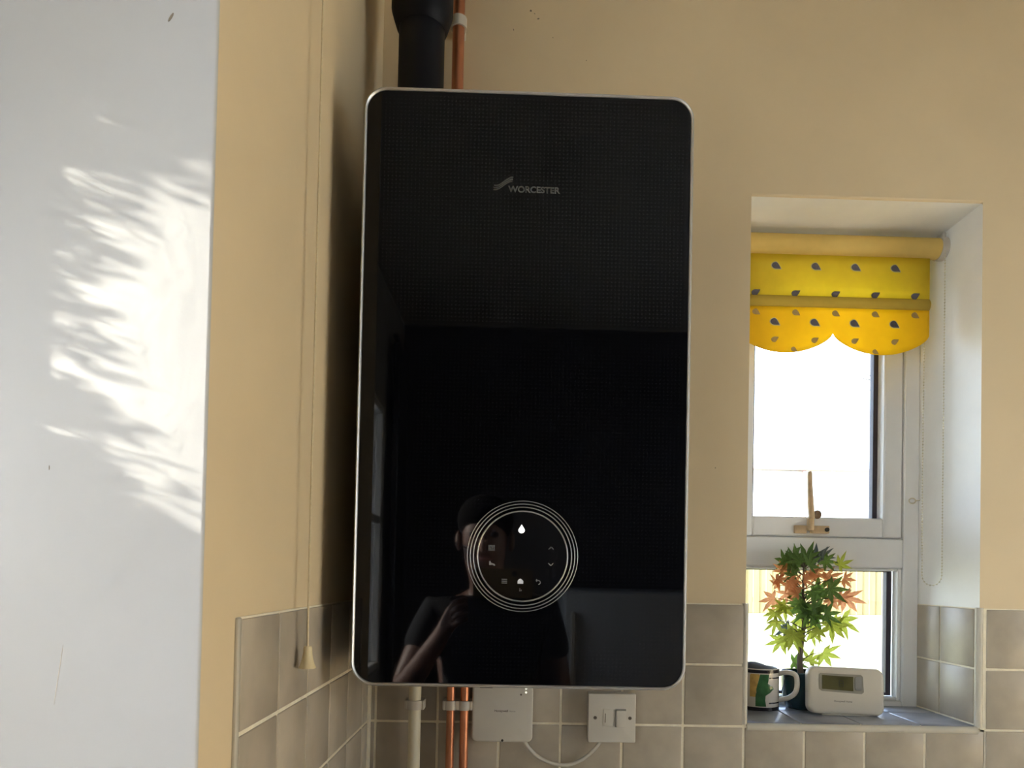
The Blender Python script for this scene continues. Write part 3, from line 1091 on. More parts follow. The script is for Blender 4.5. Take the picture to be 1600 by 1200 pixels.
cb_pts = []
ctrl = [(0.0215, -0.016, 1.1290), (0.0290, -0.016, 1.1170), (0.0420, -0.016, 1.1030), (0.0580, -0.016, 1.0925), (0.0800, -0.016, 1.0855), (0.1030, -0.016, 1.0850),
        (0.1230, -0.016, 1.0925), (0.1400, -0.016, 1.1050), (0.1530, -0.016, 1.1190), (0.1600, -0.016, 1.1320)]
def spline(ctrl, per=5):
    out = []
    P_ = [Vector(c) for c in ctrl]
    P_ = [P_[0] * 2 - P_[1]] + P_ + [P_[-1] * 2 - P_[-2]]
    for i in range(1, len(P_) - 2):
        for k in range(per):
            t = k / per
            a, b_, c, d = P_[i - 1], P_[i], P_[i + 1], P_[i + 2]
            out.append(0.5 * (2 * b_ + (c - a) * t + (2 * a - 5 * b_ + 4 * c - d) * t * t + (3 * b_ - a - 3 * c + d) * t ** 3))
    out.append(P_[-2])
    return out


tag(tube('power_cable', spline(ctrl), 0.0033, M['abs'], None, 10), 'white cable looping between the receiver box and the fused switch', 'cable')

sw = thing('fused_switch', (0.1756, -0.009, 1.132), 'square white fused spur switch on the grey tiles under the boiler', 'switch')
SY = -0.034
slab('back_box', rrect(0.1750, 1.1725, 0.0800, 0.0830, 0.002, 3), SY + 0.008, -0.0085, M['abs'], sw)
slab('faceplate', rrect(0.1755, 1.1715, 0.0835, 0.0850, 0.0025, 4), SY, SY + 0.008, M['abs'], sw, 0.0018, 3)
for x in (0.1460, 0.2070):
    bm = bmesh.new()
    add_tube(bm, [(x, SY - 0.0006, 1.1720), (x, SY + 0.003, 1.1720)], 0.0031, 16)
    bmesh.ops.recalc_face_normals(bm, faces=bm.faces[:])
    s_ = obj('screw', bm, M['screw'], sw)
    box('slot', x - 0.0022, x + 0.0022, SY - 0.0008, SY - 0.0002, 1.1716, 1.1724, M['hole'], s_)
slab('fuse_holder', rrect(0.1690, 1.1725, 0.0180, 0.0300, 0.001, 2), SY - 0.0015, SY + 0.001, M['abs'], sw, 0.0007)
box('fuse_slot', 0.1630, 0.1643, SY - 0.0019, SY - 0.001, 1.1640, 1.1800, M['screw'], sw)
slab('rocker_surround', rrect(0.1905, 1.1720, 0.0190, 0.0320, 0.001, 2), SY - 0.0006, SY + 0.001, M['bezel'], sw)
bm = bmesh.new()
add_slab(bm, rrect(0.1912, 1.1710, 0.0170, 0.0280, 0.001, 2), SY - 0.0045, SY, 0.0008)
for v in bm.verts:
    if v.co.y < SY - 0.001:
        v.co.y += (v.co.z - 1.1710) * 0.10
obj('rocker', bm, M['abs'], sw, smooth=True)

# ------------------------------------------------------------------ pull cord
pc = thing('pull_cord', (-0.2400, -0.44, 1.305), 'cream ceiling pull cord hanging by the left wall with a bell end', 'pull cord')
tube('cord', [(-0.2420, -0.44, 2.598), (-0.2417, -0.44, 2.2), (-0.2410, -0.44, 1.75), (-0.2404, -0.44, 1.36), (-0.2398, -0.44, 1.328)], 0.0012, M['cord'], pc, 8)
lathe('bell', [(0.0, 1.3310), (0.0040, 1.3310), (0.0048, 1.3290), (0.0052, 1.3230), (0.0062, 1.3160), (0.0080, 1.3100), (0.0098, 1.3065), (0.0100, 1.3055), (0.0085, 1.3050), (0.0, 1.3060)],
      -0.2398, -0.44, M['bell'], pc, 24)

# ------------------------------------------------------------------ things on the sill
SZ = WZ0
mug = thing('mug', (0.497, 0.150, SZ), 'cream mug with green leaf pattern and dark rim on the window sill', 'mug')
mx, my, mr = 0.4970, 0.1490, 0.0385
lathe('body', [(0.0, SZ + 0.001), (mr - 0.002, SZ + 0.001), (mr, SZ + 0.004), (mr, SZ + 0.0815), (mr - 0.0012, SZ + 0.0830), (mr - 0.0035, SZ + 0.0815), (mr - 0.004, SZ + 0.008),
               (0.0, SZ + 0.006)], mx, my, M['mug'], mug, 48)
for (z0, z1, nm) in ((SZ + 0.0745, SZ + 0.0812, 'rim_band'), (SZ + 0.0012, SZ + 0.0080, 'base_band')):
    lathe(nm, [(mr + 0.0002, z0), (mr + 0.0005, z0), (mr + 0.0005, z1), (mr + 0.0002, z1)], mx, my, M['mug_dark'], mug, 48)


def on_mug(rows, name, material, lift=0.0006, n=8):
    """Painted shape wrapped on the mug; rows of (height, first angle, last angle)."""
    bm_ = bmesh.new()
    grid = []
    for h, a0, a1 in rows:
        grid.append([bm_.verts.new((mx + (mr + lift) * math.cos(math.radians(a0 + (a1 - a0) * k / n)), my + (mr + lift) * math.sin(math.radians(a0 + (a1 - a0) * k / n)), SZ + h)) for k in range(n + 1)])
    for a, c in zip(grid, grid[1:]):
        for k in range(n):
            bm_.faces.new((a[k], a[k + 1], c[k + 1], c[k]))
    return obj(name, bm_, material, mug)


for h in (0.0655, 0.0165):
    on_mug([(h - 0.0015, -80, -36), (h + 0.0012, -80, -32)], 'painted_line', M['mug_dark'], 0.0009)
on_mug([(0.010, -118, -88), (0.022, -118, -91), (0.031, -118, -90), (0.037, -116, -76), (0.044, -116, -64), (0.050, -114, -70), (0.055, -112, -84), (0.060, -110, -82), (0.073, -106, -80)],
       'painted_leaf', M['mug_green'], 0.0007)
on_mug([(0.028, -135, -118), (0.040, -135, -116), (0.056, -135, -112), (0.070, -135, -107), (0.073, -132, -108)], 'painted_flower', M['mug_yellow'], 0.0005)
hp = spline([(mx + mr * 0.90 - 0.004, my - 0.012, SZ + 0.0700), (mx + mr + 0.006, my - 0.028, SZ + 0.0765), (mx + mr + 0.0190, my - 0.040, SZ + 0.0735), (mx + mr + 0.0220, my - 0.043, SZ + 0.0590),
             (mx + mr + 0.0200, my - 0.041, SZ + 0.0400), (mx + mr + 0.0110, my - 0.030, SZ + 0.0270), (mx + mr - 0.003, my - 0.013, SZ + 0.0190)], 4)
tube('handle', hp, 0.0050, M['mug'], mug, 12)
# dark cloth bundled in the mug
bm = bmesh.new()
bmesh.ops.create_icosphere(bm, subdivisions=3, radius=1.0)
for v in bm.verts:
    p = v.co.copy()
    w_ = 1 + 0.10 * math.sin(7 * p.x + 2) * math.cos(6 * p.y)
    hgt = 0.017 * (0.5 - 0.5 * p.x) + 0.003
    v.co = Vector((mx + p.x * 0.031 * w_, my + p.y * 0.031 * w_, SZ + 0.0800 + (p.z * hgt if p.z > 0 else p.z * 0.020)))
tag(obj('folded_cloth', bm, M['cloth'], smooth=True, angle=180), 'dark grey cloth bundled in the cream leaf mug', 'cloth')

# thermostat on its stand, turned a little and leaning back
th = thing('room_thermostat', (0.642, 0.08, SZ), 'white room thermostat with small grey screen standing on the window sill', 'thermostat')
tb = []
TW, TH, TD = 0.1440, 0.0900, 0.019


def th_obj(name, bm_, material, parent=th, smooth=True):
    o = obj(name, bm_, material, None, smooth)
    bmesh_m = Matrix.Translation(Vector((0.6425, 0.0765, SZ + 0.003))) @ Matrix.Rotation(math.radians(-4), 4, 'Z') @ Matrix.Rotation(math.radians(1.3), 4, 'Y') @ Matrix.Rotation(math.radians(-7), 4, 'X')
    o.data.transform(bmesh_m)
    o.parent = parent
    o.matrix_parent_inverse = parent.matrix_world.inverted()
    return o


bm = bmesh.new()
add_slab(bm, rrect(0, TH / 2, TW, TH, 0.016, 8), 0.0, TD, 0.006, 4)
th_obj('case', bm, M['abs'])
bm = bmesh.new()
scr = [(-0.050, 0.0770), (-0.052, 0.0745), (-0.052, 0.0470), (-0.047, 0.0430), (0.028, 0.0405), (0.0325, 0.0440), (0.0310, 0.0735), (0.0270, 0.0770)]
add_slab(bm, [(x, z) for x, z in scr], -0.0008, 0.001)
bez = th_obj('bezel', bm, M['bezel'], th, False)
bm = bmesh.new()
add_slab(bm, [(-0.0465, 0.0735), (-0.0465, 0.0472), (0.0125, 0.0450), (0.0125, 0.0725)], -0.0012, 0.0)
th_obj('screen', bm, M['lcd'], bez, False)
bm = bmesh.new()
for (x, z, w_, h_) in ((-0.0105, 0.0640, 0.008, 0.0012), (-0.0145, 0.0590, 0.0012, 0.010), (-0.0065, 0.0590, 0.0012, 0.010), (-0.0105, 0.0590, 0.008, 0.0012), (-0.0105, 0.0540, 0.008, 0.0012)):
    add_slab(bm, rect(x, z, w_, h_), -0.0014, -0.001)
th_obj('digits', bm, M['lcd_ink'], bez, False)
bm = bmesh.new()
add_slab(bm, rrect(0.0220, 0.0600, 0.0130, 0.0260, 0.003, 3), -0.0016, 0.0, 0.0005, 1)
M['key'] = mat('grey_button', (0.24, 0.24, 0.22), rough=0.4, noise=0.04, nscale=40)
th_obj('button', bm, M['key'], bez, False)
t1 = text('lettering', 'Honeywell Home', -0.0235, 0.0, 0.0235, 0.034, M['logo'])
t1.data.transform(Matrix.Translation(Vector((0.6425, 0.0765, SZ + 0.003))) @ Matrix.Rotation(math.radians(-4), 4, 'Z') @ Matrix.Rotation(math.radians(1.3), 4, 'Y') @ Matrix.Rotation(math.radians(-7), 4, 'X'))
t1.parent = th
t1.matrix_parent_inverse = th.matrix_world.inverted()
bm = bmesh.new()
add_box(bm, -0.045, 0.045, 0.004, 0.050, -0.0028, 0.0, 0.001)
o_ = obj('stand', bm, M['abs'], None, True)
o_.data.transform(Matrix.Translation(Vector((0.6425, 0.0765, SZ + 0.003))) @ Matrix.Rotation(math.radians(-4), 4, 'Z'))
o_.parent = th
o_.matrix_parent_inverse = th.matrix_world.inverted()

# potted maple
pot = thing('potted_maple', (0.5950, 0.152, SZ), 'small maple with green and orange leaves in a dark teal pot', 'plant')
px_, py_ = 0.5860, 0.1545
lathe('pot', [(0.0, SZ + 0.0005), (0.026, SZ + 0.0005), (0.031, SZ + 0.005), (0.0375, SZ + 0.030), (0.0402, SZ + 0.055), (0.0408, SZ + 0.0720), (0.0418, SZ + 0.0735), (0.0412, SZ + 0.0755),
              (0.0390, SZ + 0.0745), (0.0380, SZ + 0.060), (0.0, SZ + 0.058)], px_, py_, M['teal'], pot, 40)
lathe('soil', [(0.0, SZ + 0.0705), (0.020, SZ + 0.0690), (0.0384, SZ + 0.0660), (0.0384, SZ + 0.0620), (0.0, SZ + 0.062)], px_, py_, M['soil'], pot, 28)
trunk = [(0.5825, 0.150, SZ + 0.066), (0.5800, 0.150, SZ + 0.095), (0.5825, 0.150, SZ + 0.125), (0.5870, 0.151, SZ + 0.160), (0.5885, 0.150, SZ + 0.200), (0.5850, 0.150, SZ + 0.240), (0.5860, 0.150, SZ + 0.300)]
tr_pts = spline(trunk, 4)
tube('trunk', tr_pts, 0.005, M['bark'], pot, 10, radii=[0.0066 - 0.0048 * i / (len(tr_pts) - 1) for i in range(len(tr_pts))])


def leaf_mesh(name, material, seed):
    rng = random.Random(seed)
    bm_ = bmesh.new()
    lobes = [(-112, 0.58), (-62, 0.84), (-20, 0.98), (22, 1.0), (64, 0.82), (114, 0.55)]
    c = bm_.verts.new((0, 0, 0))
    ring = []
    base = bm_.verts.new((0, 0.0012, -0.10))
    n = len(lobes)
    for i, (a, r) in enumerate(lobes):
        a_ = math.radians(a + rng.uniform(-6, 6))
        r *= rng.uniform(0.88, 1.08)
        d = Vector((math.sin(a_), 0, math.cos(a_)))
        s = Vector((math.cos(a_), 0, -math.sin(a_)))
        sag = rng.uniform(-0.25, -0.02)
        m1 = bm_.verts.new(d * r * 0.52 - s * 0.125 + Vector((0, sag * 0.3, 0)))
        tip = bm_.verts.new(d * r + Vector((0, sag, 0)))
        m2 = bm_.verts.new(d * r * 0.52 + s * 0.125 + Vector((0, sag * 0.3, 0)))
        mid = bm_.verts.new(d * r * 0.50 + Vector((0, 0.045 + sag * 0.3, 0)))
        ring.append((m1, tip, m2, mid))
    nots = []
    for i in range(n - 1):
        a_ = math.radians((lobes[i][0] + lobes[i + 1][0]) / 2)
        nots.append(bm_.verts.new(Vector((math.sin(a_) * 0.30, 0.0, math.cos(a_) * 0.30))))
    for i, (m1, tip, m2, mid) in enumerate(ring):
        left = nots[i - 1] if i > 0 else base
        right = nots[i] if i < n - 1 else base
        bm_.faces.new((c, left, m1, mid))
        bm_.faces.new((m1, tip, mid))
        bm_.faces.new((mid, tip, m2))
        bm_.faces.new((c, mid, m2, right))
    me = bpy.data.meshes.new(name)
    bm_.to_mesh(me)
    bm_.free()
    me.materials.append(material)
    return me


LM = {k: [leaf_mesh('leaf', M[m_], 10 * i + j) for j in range(3)] for i, (k, m_) in enumerate((('g', 'leaf_green'), ('l', 'leaf_lime'), ('o', 'leaf_orange'), ('b', 'leaf_grey')))}
# (offset from trunk x, height over sill, size, kind, turn in degrees: 0 tip up, 180 tip down)
LEAVES = []


def L(zx, zy, size, kind, turn):
    """Leaf noted on a square grid of one sixth of a picture unit laid over the plant; kept as metres from the sill."""
    x = 0.4667 + (zx / 6.0) * 0.001307
    z = 1.4916 - (zy / 6.0) * 0.001305
    LEAVES.append((x, z, size * 0.000262, kind, turn))


for a in ((430, 115, 150, 'g', -40), (560, 75, 150, 'g', 10), (500, 160, 160, 'g', 160), (350, 130, 130, 'g', -60), (400, 210, 150, 'g', 200), (640, 110, 120, 'g', 50),
          (560, 150, 140, 'g', 30), (470, 90, 120, 'g', -20), (720, 70, 130, 'b', 20), (780, 95, 120, 'b', 70), (670, 150, 100, 'b', 200), (880, 150, 120, 'l', 45), (760, 170, 110, 'g', 120),
          (310, 235, 120, 'o', -85), (285, 350, 120, 'o', -60), (230, 540, 150, 'o', -120), (345, 340, 110, 'o', 100), (400, 390, 130, 'o', 150), (460, 400, 110, 'o', 60),
          (430, 270, 120, 'o', 180), (620, 255, 110, 'o', 10), (690, 290, 130, 'o', 130), (820, 300, 150, 'o', 80), (930, 330, 120, 'o', 110), (870, 380, 120, 'o', 95),
          (1020, 520, 180, 'o', 115), (860, 540, 120, 'o', 160), (770, 560, 110, 'o', 200), (420, 500, 120, 'o', 210), (480, 320, 120, 'o', 20), (560, 330, 120, 'o', 100),
          (740, 400, 170, 'g', 60), (810, 430, 160, 'g', 110), (690, 430, 120, 'g', -30), (620, 640, 170, 'g', 170), (520, 560, 170, 'g', 200), (700, 680, 170, 'g', 140), (480, 640, 150, 'g', 230),
          (560, 690, 150, 'g', 190), (640, 560, 140, 'g', 60), (440, 560, 130, 'g', 240), (760, 650, 140, 'g', 100), (500, 470, 130, 'g', -40), (600, 480, 110, 'g', 150),
          (400, 300, 130, 'g', -100), (470, 230, 140, 'g', 180), (230, 680, 110, 'l', 190), (215, 760, 130, 'l', 215), (330, 640, 120, 'l', 200), (300, 590, 110, 'l', 240), (370, 880, 170, 'l', 215),
          (460, 900, 160, 'l', 185), (330, 940, 150, 'l', 225), (520, 760, 140, 'l', 200), (820, 800, 170, 'l', 165), (700, 780, 130, 'l', 110), (1000, 760, 175, 'l', 150), (930, 730, 120, 'l', 80),
          (680, 870, 130, 'l', 150), (620, 830, 100, 'l', 200), (350, 790, 120, 'b', 250), (640, 1040, 120, 'l', 40), (790, 1040, 170, 'l', 120), (560, 1110, 120, 'g', 90), (440, 820, 130, 'l', 230),
          (760, 740, 120, 'l', 190), (900, 470, 110, 'o', 60), (390, 450, 100, 'o', -80)):
    L(*a)
rng = random.Random(3)
twigs = bmesh.new()
trv = [Vector(p) for p in tr_pts]
for (x, z, s, k, turn) in LEAVES:
    y = 0.150 + rng.uniform(-0.032, 0.026)
    o = bpy.data.objects.new('leaf', rng.choice(LM[k]))
    COL.objects.link(o)
    # the blade lies near upright, tilted a little about its own axes
    o.matrix_world = (Matrix.Translation(Vector((x, y, z))) @ Matrix.Rotation(math.radians(turn), 4, 'Y') @ Matrix.Rotation(rng.uniform(-0.55, 0.55), 4, 'X') @
                      Matrix.Rotation(rng.uniform(-0.5, 0.5), 4, 'Z') @ Matrix.Translation(Vector((0, 0, -0.35 * s))) @ Matrix.Scale(s, 4))
    mw = o.matrix_world.copy()
    o.parent = pot
    o.matrix_parent_inverse = pot.matrix_world.inverted()
    o.matrix_world = mw
    root = mw @ Vector((0, 0, -0.08))
    t_ = min(trv, key=lambda p: abs(p.z - (root.z - 0.018)))
    mid = (root + t_) / 2 + Vector((0, 0, 0.006))
    add_tube(twigs, [t_, mid, root], 0.0007, 4, radii=[0.0012, 0.0009, 0.0005])
tw_o = obj('twigs', twigs, M['bark'], pot)
tw_o['kind'] = 'stuff'

# ------------------------------------------------------------------ kitchen worktop, and a curtain and appliance added for the glass reflections
M['worktop'] = mat('pale_worktop', (0.66, 0.64, 0.60), rough=0.3, noise=0.06, nscale=30)
M['unit'] = mat('cream_unit', (0.50, 0.46, 0.38), rough=0.45, noise=0.03)
M['curtain'] = mat('added_curtain', (0.025, 0.025, 0.03), rough=0.9, noise=0.2, nscale=30, bump=0.2)
wt = thing('kitchen_worktop', (1.0, -0.3, 0.0), 'pale kitchen worktop running below the grey tiles and pipes', 'worktop')
box('top', LX + 0.004, 2.395, -0.62, -0.0045, 0.88, 0.92, M['worktop'], wt, bevel=0.004, seg=2)
box('base_panel', LX + 0.004, 2.395, -0.56, -0.005, 0.0, 0.88, M['unit'], wt)
bm = bmesh.new()
n = 24
fr, bk = [], []
for k in range(n + 1):
    y = -2.60 + 0.24 * k / n
    x = -0.505 + 0.014 * math.sin(k * 1.9)
    fr.append((x, y)); bk.append((x - 0.006, y))
vv = [[bm.verts.new((x, y, z)) for (x, y) in fr + bk[::-1]] for z in (0.85, 2.38)]
m_ = len(vv[0])
for k in range(m_):
    bm.faces.new((vv[0][k], vv[0][(k + 1) % m_], vv[1][(k + 1) % m_], vv[1][k]))
bmesh.ops.recalc_face_normals(bm, faces=bm.faces[:])
fg = thing('added_fridge', (0.50, -2.5, 0.0), 'grey appliance added behind the viewer to lighten the lower boiler glass', 'added_fridge')  # added out of view; its pale front lightens the lower boiler glass
M['enamel'] = mat('grey_enamel', (0.55, 0.56, 0.58), rough=0.35, noise=0.02)
box('body', 0.20, 0.80, -2.795, -2.26, 0.02, 1.36, M['enamel'], fg, bevel=0.008, seg=2)
for k_, (za, zb_) in enumerate(((0.06, 0.84), (0.85, 1.355))):
    d_ = box('door', 0.203, 0.797, -2.257, -2.21, za, zb_, M['enamel'], fg, bevel=0.008, seg=2)
    box('handle', 0.225, 0.245, -2.212, -2.185, za + 0.30 if k_ == 0 else za + 0.06, zb_ - 0.08, M['clip'], d_, bevel=0.004)
for x_ in (0.24, 0.76):
    for y_ in (-2.75, -2.30):
        box('foot', x_ - 0.02, x_ + 0.02, y_ - 0.02, y_ + 0.02, 0.0, 0.021, M['gasket'], fg)
cu_o = thing('added_curtain', (-0.505, -2.42, 0.85), 'dark curtain added behind the viewer to darken a strip of the mirrored room', 'curtain')  # added out of view for a dark strip beside the window's reflection
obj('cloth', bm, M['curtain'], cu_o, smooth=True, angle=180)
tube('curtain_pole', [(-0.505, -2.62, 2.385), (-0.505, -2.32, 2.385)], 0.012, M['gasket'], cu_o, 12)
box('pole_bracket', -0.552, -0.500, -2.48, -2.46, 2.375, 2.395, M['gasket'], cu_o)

# the person taking the picture, mirrored faintly in the black glass
M['skin'] = mat('skin', (0.22, 0.115, 0.085), rough=0.5, noise=0.06, nscale=40)
M['shirt'] = mat('dark_shirt', (0.010, 0.010, 0.013), rough=0.9, noise=0.2, nscale=60)
M['trousers'] = mat('dark_trousers', (0.012, 0.012, 0.016), rough=0.9, noise=0.2, nscale=60)
M['hair'] = mat('dark_hair', (0.006, 0.005, 0.0045), rough=0.9, spec=0.1, noise=0.3, nscale=90)
M['phone'] = mat('mustard_phone_case', (0.16, 0.10, 0.03), rough=0.5, noise=0.1)
M['lens'] = mat('lens_black', (0.01, 0.01, 0.012), rough=0.1, noise=0.1)


def skin_obj(name, verts, edges, material, parent, sub=2, root=0):
    me = bpy.data.meshes.new(name)
    me.from_pydata([v[0] for v in verts], edges, [])
    me.materials.append(material)
    o = bpy.data.objects.new(name, me)
    COL.objects.link(o)
    sk = o.modifiers.new('skin', 'SKIN')
    sk.use_smooth_shade = True
    for k, v in enumerate(verts):
        r = v[1]
        me.skin_vertices[0].data[k].radius = r if isinstance(r, tuple) else (r, r)
        me.skin_vertices[0].data[k].use_root = (k == root)
    ss = o.modifiers.new('smooth', 'SUBSURF')
    ss.levels = sub
    ss.render_levels = sub
    o.parent = parent
    o.matrix_parent_inverse = parent.matrix_world.inverted()
    return o


who = thing('person', (-0.07, -1.60, 0.0), 'person in dark clothes holding up a phone, mirrored in the boiler glass', 'person')
PB = [((-0.07, -1.62, 0.93), 0.135), ((-0.07, -1.61, 1.08), (0.140, 0.105)), ((-0.07, -1.59, 1.25), (0.155, 0.105)), ((-0.078, -1.56, 1.36), 0.060), ((-0.085, -1.53, 1.41), 0.050),
      ((-0.088, -1.49, 1.47), (0.066, 0.074)), ((-0.088, -1.485, 1.545), (0.073, 0.088)), ((-0.088, -1.49, 1.605), (0.052, 0.060)),
      ((-0.155, -1.62, 0.86), 0.088), ((-0.16, -1.60, 0.48), 0.058), ((-0.16, -1.64, 0.10), 0.040), ((-0.165, -1.54, 0.035), 0.034),
      ((0.015, -1.62, 0.86), 0.088), ((0.02, -1.60, 0.48), 0.058), ((0.02, -1.64, 0.10), 0.040), ((0.025, -1.54, 0.035), 0.034),
      ((-0.235, -1.58, 1.30), 0.056), ((-0.315, -1.47, 1.075), 0.043), ((-0.205, -1.355, 1.235), 0.027), ((-0.165, -1.325, 1.30), (0.036, 0.020)),
      ((0.095, -1.58, 1.30), 0.056), ((0.150, -1.61, 1.030), 0.043), ((0.165, -1.55, 0.800), 0.027), ((0.165, -1.53, 0.735), (0.030, 0.020))]
PE = [(0, 1), (1, 2), (2, 3), (3, 4), (4, 5), (5, 6), (6, 7), (0, 8), (8, 9), (9, 10), (10, 11), (0, 12), (12, 13), (13, 14), (14, 15), (2, 16), (16, 17), (17, 18), (18, 19), (2, 20), (20, 21), (21, 22), (22, 23)]
def fingers(w_, d1, d2, side, thumb):
    """Four unequal fingers from the palm end w_, first joint along d1, then curling along d2; thumb from the palm's side."""
    b = Vector(PB[w_][0])
    d1, d2, side, thumb = (Vector(q).normalized() for q in (d1, d2, side, thumb))
    for off, ln in ((0.026, 0.92), (0.009, 1.0), (-0.008, 0.95), (-0.024, 0.78)):
        p0 = b + side * off + d1 * 0.018
        p1 = p0 + d1 * 0.036 * ln
        p2 = p1 + d2 * 0.034 * ln
        a_ = len(PB)
        PB.extend([(tuple(p0), 0.0095), (tuple(p1), 0.0088), (tuple(p2), 0.0078)])
        PE.extend([(w_, a_), (a_, a_ + 1), (a_ + 1, a_ + 2)])
    p0 = b + side * 0.020 - d1 * 0.012
    p1 = p0 + thumb * 0.034
    p2 = p1 + (thumb + d1 * 0.6).normalized() * 0.028
    a_ = len(PB)
    PB.extend([(tuple(p0), 0.011), (tuple(p1), 0.0095), (tuple(p2), 0.0082)])
    PE.extend([(w_, a_), (a_, a_ + 1), (a_ + 1, a_ + 2)])


fingers(19, (0.30, 0.90, 0.35), (0.95, 0.0, 0.3), (-0.3, -0.2, 1.0), (0.8, 0.0, 0.6))
fingers(23, (0.0, 0.35, -1.0), (-0.25, 0.45, -0.8), (0.1, 1.0, 0.3), (-0.3, 0.8, -0.5))
skin_obj('body', PB, PE, M['skin'], who)
SB = [((-0.07, -1.62, 0.90), 0.150), ((-0.07, -1.61, 1.08), (0.156, 0.120)), ((-0.07, -1.59, 1.25), (0.172, 0.120)), ((-0.076, -1.565, 1.345), 0.072),
      ((-0.237, -1.578, 1.295), 0.070), ((-0.283, -1.515, 1.165), 0.058), ((0.097, -1.578, 1.295), 0.070), ((0.128, -1.60, 1.150), 0.058)]
skin_obj('shirt', SB, [(0, 1), (1, 2), (2, 3), (2, 4), (4, 5), (2, 6), (6, 7)], M['shirt'], who)
TB = [((-0.07, -1.62, 0.93), 0.146), ((-0.155, -1.62, 0.84), 0.102), ((-0.16, -1.60, 0.48), 0.073), ((-0.16, -1.635, 0.10), 0.062), ((0.015, -1.62, 0.84), 0.102), ((0.02, -1.60, 0.48), 0.073), ((0.02, -1.635, 0.10), 0.062)]
skin_obj('trousers', TB, [(0, 1), (1, 2), (2, 3), (0, 4), (4, 5), (5, 6)], M['trousers'], who)
hb_ = bmesh.new()
bmesh.ops.create_icosphere(hb_, subdivisions=3, radius=1.0)
for v in hb_.verts:
    p = v.co.copy()
    front = max(0.0, p.y)
    v.co = Vector((-0.088 + p.x * 0.083, -1.497 + p.y * (0.100 - 0.012 * front), 1.575 + p.z * (0.078 if p.z > 0 else 0.078 * (1.0 - 0.75 * front))))
obj('hair', hb_, M['hair'], who, smooth=True, angle=180)
for sx in (-1, 1):
    eb = bmesh.new()
    bmesh.ops.create_icosphere(eb, subdivisions=2, radius=1.0)
    for v in eb.verts:
        v.co = Vector((-0.088 + sx * 0.077 + v.co.x * 0.010, -1.49 + v.co.y * 0.017, 1.515 + v.co.z * 0.030))
    obj('ear', eb, M['skin'], who, smooth=True, angle=180)
    eb = bmesh.new()
    bmesh.ops.create_icosphere(eb, subdivisions=2, radius=0.012)
    for v in eb.verts:
        v.co = Vector((-0.088 + sx * 0.030 + v.co.x, -1.410 + v.co.y * 0.7, 1.530 + v.co.z * 0.7))
    obj('eye', eb, M['lens'], who, smooth=True, angle=180)
nb_ = bmesh.new()
bmesh.ops.create_icosphere(nb_, subdivisions=2, radius=1.0)
for v in nb_.verts:
    v.co = Vector((-0.088 + v.co.x * 0.014, -1.402 + v.co.y * 0.020, 1.503 + v.co.z * 0.026))
obj('nose', nb_, M['skin'], who, smooth=True, angle=180)
nb_ = bmesh.new()
bmesh.ops.create_icosphere(nb_, subdivisions=2, radius=1.0)
for v in nb_.verts:
    v.co = Vector((-0.088 + v.co.x * 0.026, -1.412 + v.co.y * 0.010, 1.462 + v.co.z * 0.008))
M['lips'] = mat('lips', (0.36, 0.14, 0.12), rough=0.5, noise=0.05)
obj('mouth', nb_, M['lips'], who, smooth=True, angle=180)
ph = thing('mobile_phone', (-0.03, -1.298, 1.395), 'phone in a mustard case held up by the mirrored person', 'phone')
slab('case', rrect(-0.030, 1.3950, 0.158, 0.078, 0.012, 5), -1.2985, -1.2900, M['phone'], ph)
lathe_b = bmesh.new()
add_tube(lathe_b, [(0.0, -1.2902, 1.42), (0.0, -1.2875, 1.42)], 0.007, 16)
bmesh.ops.recalc_face_normals(lathe_b, faces=lathe_b.faces[:])
obj('lens', lathe_b, M['lens'], ph)

# ------------------------------------------------------------------ outdoors
gm = bmesh.new()
nx, ny = 30, 30
vs = []
for j in range(ny + 1):
    row = []
    for i in range(nx + 1):
        x, y = -14 + 40 * i / nx, 0.32 + 29.7 * j / ny
        z = 0.10 + 0.78 * min(1.0, max(0.0, (y - 0.5) / 9.4)) ** 1.1
        row.append(gm.verts.new((x, y, z + random.uniform(-0.012, 0.012))))
    vs.append(row)
for j in range(ny):
    for i in range(nx):
        gm.faces.new((vs[j][i], vs[j][i + 1], vs[j + 1][i + 1], vs[j + 1][i]))
tag(obj('ground', gm, M['grass'], smooth=True, angle=180), kind='structure')

fence = thing('garden_fence', (4.8, 10.0, 0.86), 'pale upright board fence across the garden seen through the window', 'fence')
nb = 58
fx0, pitch = 2.2, 0.104
board_me = {}
for k in range(nb):
    h = (1.22, 1.20, 1.235)[k % 3]
    if k % 3 not in board_me:
        bm = bmesh.new()
        add_box(bm, -0.0512, 0.0512, 0.0, 0.02, 0.0, h, 0.007)
        me = bpy.data.meshes.new('board')
        bm.to_mesh(me)
        bm.free()
        me.materials.append(M['board'])
        board_me[k % 3] = me
    o = bpy.data.objects.new('board', board_me[k % 3])
    COL.objects.link(o)
    o.location = (fx0 + k * pitch, 10.0 + 0.008 * (k % 2), 0.875)
    o.parent = fence
    o.matrix_parent_inverse = fence.matrix_world.inverted()
for z in (1.05, 1.85):
    box('rail', fx0 - 0.1, fx0 + nb * pitch, 10.022, 10.06, z, z + 0.08, M['board'], fence)
box('gravel_board', fx0 - 0.1, fx0 + nb * pitch, 9.995, 10.03, 0.80, 0.870, M['gutter'], fence)

